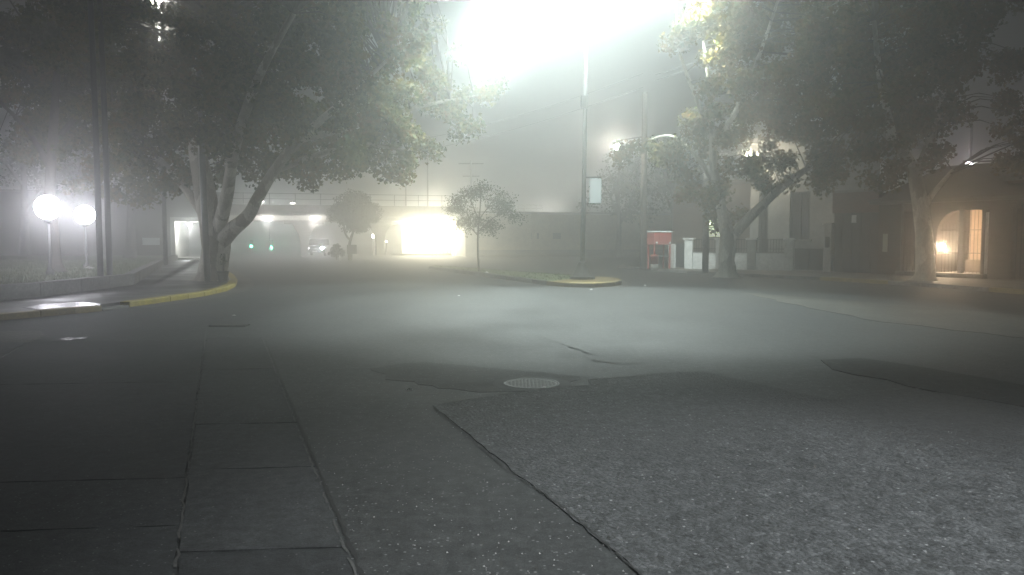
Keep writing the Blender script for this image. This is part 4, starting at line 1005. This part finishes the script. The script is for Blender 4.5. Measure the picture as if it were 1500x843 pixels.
# twin lamp on the house
c = SF.pt(SF.sz(1121, 231)[0], SF.sz(1121, 231)[1], -1.3)
t2 = Thing('wall_lamp', SF.pt(SF.sz(1121, 231)[0], c.z), 'twin headed lamp on the stucco house shining through the leaves', 'lamp')
t2.part('bracket', MB().bar(SF.pt(SF.sz(1121, 231)[0], c.z + .2, 0), c + V((0, 0, .2)), .05).bar(c + SF.d * -.3 + V((0, 0, .2)), c + SF.d * .3 + V((0, 0, .2)), .05), M['dk_pole'])
for k in (-1, 1): t2.part('lamp_globe', MB().sphere(c + SF.d * .22 * k + V((0, 0, .06 * -k)), .13, 10, 6), emis('twin_globe', (1, .88, .66), 330))
# dark doorway wall and small lit window left of the garden wall
DF = Fac(fa[0], fa[1]); LD = (DF.B - DF.A).length
a0, a1 = DF.sz(978, 392)[0], DF.sz(987, 392)[0]; a2 = DF.sz(1004, 394)[0]
th = Thing('side_gate', DF.pt(a1, WZ), 'dark narrow gate and pale pillar beside the red kiosk stand', 'gate')
th.part('pillar', DF.box(a0, a1, 0, WZ + 1.15, 0, .3), M['white_wall'], .01)
th.part('gate_leaf', DF.box(a1 + .01, a2 + .1, WZ + .05, WZ + 1.12, .1, .15), M['gate'])
th.part('gate_frame', DF.box(a1 + .01, a2 + .1, WZ + 1.123, WZ + 1.19, .08, .17), M['iron'])
EF = Fac(GF.pt(-1.6, 0, 8), GF.pt(s_p[2] + 1, 0, 9))
th = Thing('far_house', EF.pt(0, 0), 'hazy dark house with one lit window behind the garden railings', 'house')
Le = (EF.B - EF.A).length; ew0, ez1 = EF.sz(1038, 320); ew1, ez0 = EF.sz(1058, 347)
th.part('wall', EF.box(-1, ew0, 0, 4.6, 0, .3), M['brick']); th.part('wall', EF.box(ew1, Le, 0, 4.6, 0, .3), M['brick'])
th.part('wall', EF.box(ew0, ew1, 0, ez0, .003, .3), M['brick']); th.part('wall', EF.box(ew0, ew1, ez1, 4.6, .003, .3), M['brick'])
th.part('roof', EF.box(-1.4, Le + .4, 4.603, 4.8, -.4, 6), M['roof'])
win = th.part('lit_window', EF.box(ew0, ew1, ez0, ez1, .2, .24), emis('lit_window', (.85, .95, .70), .55))
th.part('window_frame', EF.box((ew0 + ew1) / 2 - .03, (ew0 + ew1) / 2 + .03, ez0, ez1, .12, .197).box(EF.pt((ew0 + ew1) / 2, ez0 + .5 * (ez1 - ez0), .1), (ew1 - ew0, .05, .06), EF.ang), M['iron'], under=win)
th.part('room_lamp', MB().sphere(EF.pt(EF.sz(1042, 329)[0], EF.sz(1042, 329)[1], .1), .10, 8, 6), emis('room_lamp', (.9, 1, .75), 22), under=win)

# garage
KF = Fac(fa[3], fa[4]); k0, k1 = KF.sz(1218, 399)[0], KF.sz(1285, 401)[0]
zt = KF.sz(1250, 312)[1]; zf = KF.sz(1250, 282)[1]
th = Thing('garage', KF.pt(k0, WZ), 'garage with a dark steel door under a red brown fascia', 'garage')
for k in range(5):
    a, b_ = k0 + (k1 - k0) * k / 5 + .006, k0 + (k1 - k0) * (k + 1) / 5 - .006
    th.part('door_panel', KF.box(a, b_, WZ + .02, zt, .12, .16), M['gate'], .006)
th.part('fascia', KF.box(k0 - .02, k1 - .003, zt + .003, zf, -.02, .3), M['fascia'])
th.part('coping', KF.box(k0 - .1, k1, zf + .003, zf + .09, -.1, .4), M['conc'])
th.part('body', KF.box(k0, k1 - .003, 0, zf - .05, .303, 5), M['brick_dk'])
s_, z_ = KF.sz(1249, 321)
th.part('plaque', KF.box(s_ - .10, s_ + .10, z_ - .16, z_ + .16, .10, .117), M['white'])

# dark brick house with lit porch
CF = Fac(fa[4], fa[6])
S = lambda px, py=380: CF.sz(px, py)[0]
Z = lambda px, py: CF.sz(px, py)[1]
th = Thing('porch_house', CF.pt(0, WZ), 'dark brick house with a warm lit barred porch behind the leaning tree', 'house')
top_ = Z(1400, 296); op = Z(1410, 308)
sA, sB, sC, sD, sE, sF = 0.0, S(1318), S(1345), S(1371), S(1447), S(1481)
sG = sF + 2.2; sH = sG + 4
th.part('wall', CF.box(sA, sB, 0, top_, 0, .3), M['brick_dk'])
th.part('wall', CF.box(S(1358), sD, 0, top_, 0, .3), M['brick_dk'])
th.part('lintel', CF.box(sB, S(1358), op, top_, .003, .3), M['brick_dk'])
th.part('wall', CF.box(sE, sF, 0, top_, 0, .3), M['brick_dk'])
th.part('lintel', CF.box(sD, sE, op, top_, .003, .3), M['brick_dk'])
# rounded haunch at the porch arch's left corner
zc_ = Z(1372, 344); hn = [(sD, op), (sD, zc_)]
for k in range(1, 9):
    a = math.pi / 2 * k / 9; hn.append((sD + (S(1402) - sD) * (1 - math.cos(a)), zc_ + (op - zc_) * math.sin(a)))
hn.append((S(1402), op))
vs = [CF.pt(a, z, .004) for a, z in hn] + [CF.pt(a, z, .298) for a, z in hn]; n = len(hn)
th.part('arch_haunch', MB().add(vs, [tuple(range(n)), tuple(range(2 * n - 1, n - 1, -1))] + [(i, (i + 1) % n, n + (i + 1) % n, n + i) for i in range(n)]), M['brick_dk'])
# second arch on the far right
za = Z(1481, 312); mbA = MB(); pts = []
for k in range(0, 13):
    a = math.pi * k / 12; pts.append((sF + 1.1 - 1.1 * math.cos(a), za + .55 * math.sin(a)))
poly = [(sF, top_)] + pts + [(sG, top_)]; n = len(poly)
vs = [CF.pt(a, z, .0) for a, z in poly] + [CF.pt(a, z, .3) for a, z in poly]
mbA.add(vs, [tuple(range(n)), tuple(range(2 * n - 1, n - 1, -1))] + [(i, (i + 1) % n, n + (i + 1) % n, n + i) for i in range(n)])
th.part('arch', mbA, M['brick_dk']); th.part('wall', CF.box(sG, sH, 0, top_, 0, .3), M['brick_dk'])
# porch inside
th.part('back_wall', CF.box(S(1362) + .123, sE + .15, 0, op + .1, 2.4, 2.6), M['plaster'])
th.part('back_wall', CF.box(sB - .3, S(1362) + .12, 0, op + .1, 2.4, 2.6), M['brick_dk'])  # back wall coloured dark so the left section reads unlit
th.part('back_wall', CF.box(sE + .153, sG + .3, 0, op + .4, 1.6, 1.8), M['brick'])
th.part('porch_wall', CF.box(sE + .003, sE + .15, 0, op + .1, .303, 2.397), M['plaster'])
th.part('porch_wall', CF.box(sB - .3, sB - .15, 0, op + .1, .303, 2.397), M['brick_dk'])
th.part('porch_wall', CF.box(S(1362), S(1362) + .12, 0, op + .1, .303, 2.397), M['brick_dk'])  # partition added to block porch light from the left section
th.part('bench', CF.box(sD + .25, S(1420), WZ + .15, WZ + .62, 1.5, 2.0), M['bark_dk'], .02)
th.part('porch_ceiling', CF.box(sB - .3, sE + .15, op + .103, op + .25, .303, 2.6), M['plaster'])
th.part('porch_step', CF.box(sB, sE - .003, WZ, WZ + .16, -.3, .5), M['conc'], .01)
th.part('porch_floor', CF.box(sB - .147, sE, WZ, WZ + .15, .503, 2.397), M['conc'])
d0, d1 = S(1420, 360) + .25, S(1445, 360) + .1
dr = th.part('door', CF.box(d0, d1, WZ + .16, WZ + 2.2, 2.33, 2.397), M['bark_dk'])
th.part('handle', MB().sphere(CF.pt(d0 + .12, 1.2, 2.3), .035, 8, 6), M['steel'], under=dr)
for px in (1404, 1438): th.part('porch_post', CF.box(S(px) - .09, S(px) + .09, WZ + .16, op, .1, .25), M['iron'])
bars = MB()
for k in range(14):
    x = sD + .12 + (sE - sD - .2) * k / 13
    bars.bar(CF.pt(x, WZ + .16, .17), CF.pt(x, op - .02 if x > S(1402) else zc_ + .4, .17), .016)
th.part('porch_bars', bars, M['iron'], kind='stuff')
for z in (.9, 1.75): th.part('bar_rail', MB().bar(CF.pt(sD, WZ + z, .17), CF.pt(sE, WZ + z, .17), .03), M['iron'])
bars = MB()
for k in range(9): x = sB + .06 + (S(1358) - sB - .1) * k / 8; bars.bar(CF.pt(x, WZ, .15), CF.pt(x, op, .15), .03)
th.part('fence_bars', bars, M['iron'], kind='stuff')
bars = MB()
for k in range(14): x = sF + .08 + 2.04 * k / 13; bars.bar(CF.pt(x, WZ, .15), CF.pt(x, za + .5, .15), .024)
th.part('arch_bars', bars, M['iron'], kind='stuff')
lc = CF.pt(S(1378, 361) + .05, Z(1378, 361), .8)
lc = P(1378, 361, lc.y)
wl_ = th.part('porch_lamp', MB().tube([lc + V((0, 0, .12)), lc + V((0, 0, 1.7))], .012, 6), M['iron'])
th.part('lamp_globe', MB().sphere(lc, .13, 12, 8, (1.15, 1, .75)), emis('porch_globe', (1, .74, .48), 1000), under=wl_)
th.part('pale_post', CF.box(S(1443) - .04, S(1443) + .04, WZ + .16, op - .1, .02, .09), M['white_wall'])
# eaves and roof sloping back
th.part('gutter_board', CF.box(sA - .2, sH, top_ + .003, top_ + .12, -.35, .3), M['dk_pole'])
rv = [CF.pt(sA - .3, top_ + .123, -.4), CF.pt(sH, top_ + .123, -.4), CF.pt(sH, top_ + 1.7, 4), CF.pt(sA + .2, top_ + 1.7, 4), CF.pt(sH, top_ + .123, 8), CF.pt(sA - .3, top_ + .123, 8)]
th.part('roof', MB().add(rv, [(0, 1, 2, 3), (3, 2, 4, 5), (0, 3, 5), (1, 4, 2), (0, 5, 4, 1)]), M['roof'])
c0, c1 = S(1454, 270), S(1484, 270)
th.part('chimney', CF.box(c0, c1, top_ + .3, Z(1465, 263), 1.0, 1.8), M['fascia'])
th.part('chimney_cap', CF.box(c0 - .1, c1 + .1, Z(1465, 263) + .003, Z(1465, 263) + .1, .9, 1.9), M['conc'])
s_, z_ = S(1297, 355), Z(1297, 356)
th.part('wall_plate', CF.box(s_ - .10, s_ + .10, z_ - .36, z_ + .36, -.03, -.003), M['plaque'])
s_ = S(1323); th.part('downpipe', MB().tube([CF.pt(s_, WZ, -.12), CF.pt(s_, top_, -.12)], .05, 8), M['stucco'])

# red kiosk stand and the red bin under it
b = G(965, 394, WZ)
ang2 = .45
def rp(x, y, z): return b + V((x * math.cos(ang2) - y * math.sin(ang2), x * math.sin(ang2) + y * math.cos(ang2), z))
th = Thing('kiosk_stand', b, 'red box on legs like a street stand beside the dark utility pole', 'stand')
th.part('cabinet', MB().box(rp(0, 0, 1.42), (1.0, .6, .58), ang2), M['red'], .03)
th.part('lid', MB().box(rp(0, 0, 1.745), (1.06, .66, .06), ang2), M['panel'], .01)
for x, y in ((-.44, -.24), (.44, -.24), (-.44, .24), (.44, .24)): th.part('leg', MB().box(rp(x, y, .565), (.06, .06, 1.125), ang2), M['red'])
th.part('front_panel', MB().box(rp(.08, -.31, 1.42), (.6, .012, .36), ang2), M['red'])
for x in (-.36, .40): th.part('sticker', MB().tube([rp(x, -.302, 1.22), rp(x, -.312, 1.22)], .06, 12), M['panel'])
th.part('shelf', MB().box(rp(.18, 0, .6), (.6, .5, .04), ang2), M['dk_pole'])
b = G(958.5, 396, WZ)
th = Thing('litter_bin', b, 'red bin with a white lower band in front of the red stand', 'bin')
th.part('body', MB().lathe(b, [(.17, .28), (.19, .62), (.19, .66), (.12, .70)], 16), M['red'])
th.part('band', MB().lathe(b, [(.15, 0), (.17, .277)], 16), M['white'])

# utility pole with arm lamp, second concrete pole
b = G(942, 394, WZ); c = P(903, 215, b.y - .3)
th = Thing('utility_pole', b, 'thick dark utility pole with an arm lamp beside the red stand', 'pole', 'utility poles along the right pavement')
th.part('shaft', MB().tube([b, b + V((0, 0, 8.2))], [.17, .12], 12), M['wood'])
th.part('arm', MB().bar(V((b.x, b.y, c.z + .5)), c + V((0, 0, .25)), .06), M['steel'])
hd = th.part('lamp_head', MB().box(c + V((0, 0, .17)), (.34, .34, .14)), M['dk_pole'], .03)
th.part('lens', MB().sphere(c, .14, 12, 8), emis('arm_lens', (1, .92, .78), 480), under=hd)
b = G(1033, 400, WZ)
th = Thing('utility_pole', b, 'pale concrete pole rising into the leaves left of the lime washed tree', 'pole', 'utility poles along the right pavement')
th.part('shaft', MB().tube([b, b + V((0, 0, 5.2))], [.14, .12], 12), M['conc'])
th.part('collar', MB().lathe(b + V((0, 0, 2.4)), [(.15, 0), (.15, .08)], 12), M['steel'])
# lamp behind the porch house
c = P(1419, 240, 44); b = V((c.x, 44, 0))
th = Thing('street_lamp', b, 'street lamp glowing behind the roof of the porch house', 'street lamp')
th.part('pole', MB().tube([b, c + V((.1, 0, 2.2))], [.1, .06], 10), M['dk_pole'])
th.part('head', MB().box(c + V((0, 0, .14)), (.5, .4, .12)), M['dk_pole'], .03)
th.part('lens', MB().sphere(c, .15, 12, 8, (1.3, 1, .7)), emis('roof_lens', (1, .88, .95), 170))

# street lamp standing just right of the camera, lights the near gravelly surface
b = V((8.6, -2.2, .0)); c = V((5.6, -1.4, 8.4))
th = Thing('street_lamp', b, 'street lamp by the near right kerb just outside the picture', 'street lamp')
th.part('pole', MB().tube([b, b + V((0, 0, 7.5)), c + V((.8, -.2, .35))], [.10, .07, .05], 10), M['steel'])
th.part('head', MB().box(c + V((0, 0, .12)), (.8, .34, .14)), M['dk_pole'], .03)
th.part('lens', MB().box(c + V((0, 0, .03)), (.6, .26, .03)), emis('near_lens', (1, 1, 1), 60))
th.light(lamp('near_flood', 'SPOT', c + V((0, 0, -.05)), 9000, (.94, .98, 1), .10, V((3.5, 1.9, 0)), 58, .55))

# overhead wires
def wire(p0, p1, sag, lab, r=.012):
    p0, p1 = V(p0), V(p1); pts = [p0.lerp(p1, k / 14) - V((0, 0, sag * 4 * (k / 14) * (1 - k / 14))) for k in range(15)]
    tag(MB().tube([p - p0 for p in pts], r, 5).build('power_line', M['steel'], loc=p0), lab, 'cable', 'overhead wires')
wire(P(560, 212, 60), P(942, 108, 36), .5, 'upper faint overhead wire crossing behind the lamp mast', .013)
wire(P(560, 228, 60), P(942, 128, 36), .5, 'lower faint overhead wire crossing behind the lamp mast', .013)
wire(P(960, 110, 31), P(1420, -95, 22), .3, 'upper of two bright wires crossing the right crown')
wire(P(960, 118, 31), P(1420, -86, 22), .3, 'lower of two bright wires crossing the right crown')

# ------------------------------------------------------------------ fog
hz = MB().box((0, 90, 7.6), (500, 310, 17.8)).build('haze', bpy.data.materials.new('fog_air'))
hz['kind'] = 'stuff'
m = hz.data.materials[0]; m.use_nodes = True; N = m.node_tree.nodes; N.remove(N['Principled BSDF'])
pv = N.new('ShaderNodeVolumePrincipled'); pv.inputs['Color'].default_value = (.97, .98, .98, 1)
pv.inputs['Density'].default_value = FOG; pv.inputs['Anisotropy'].default_value = FOG_G
m.node_tree.links.new(pv.outputs[0], N['Material Output'].inputs['Volume'])
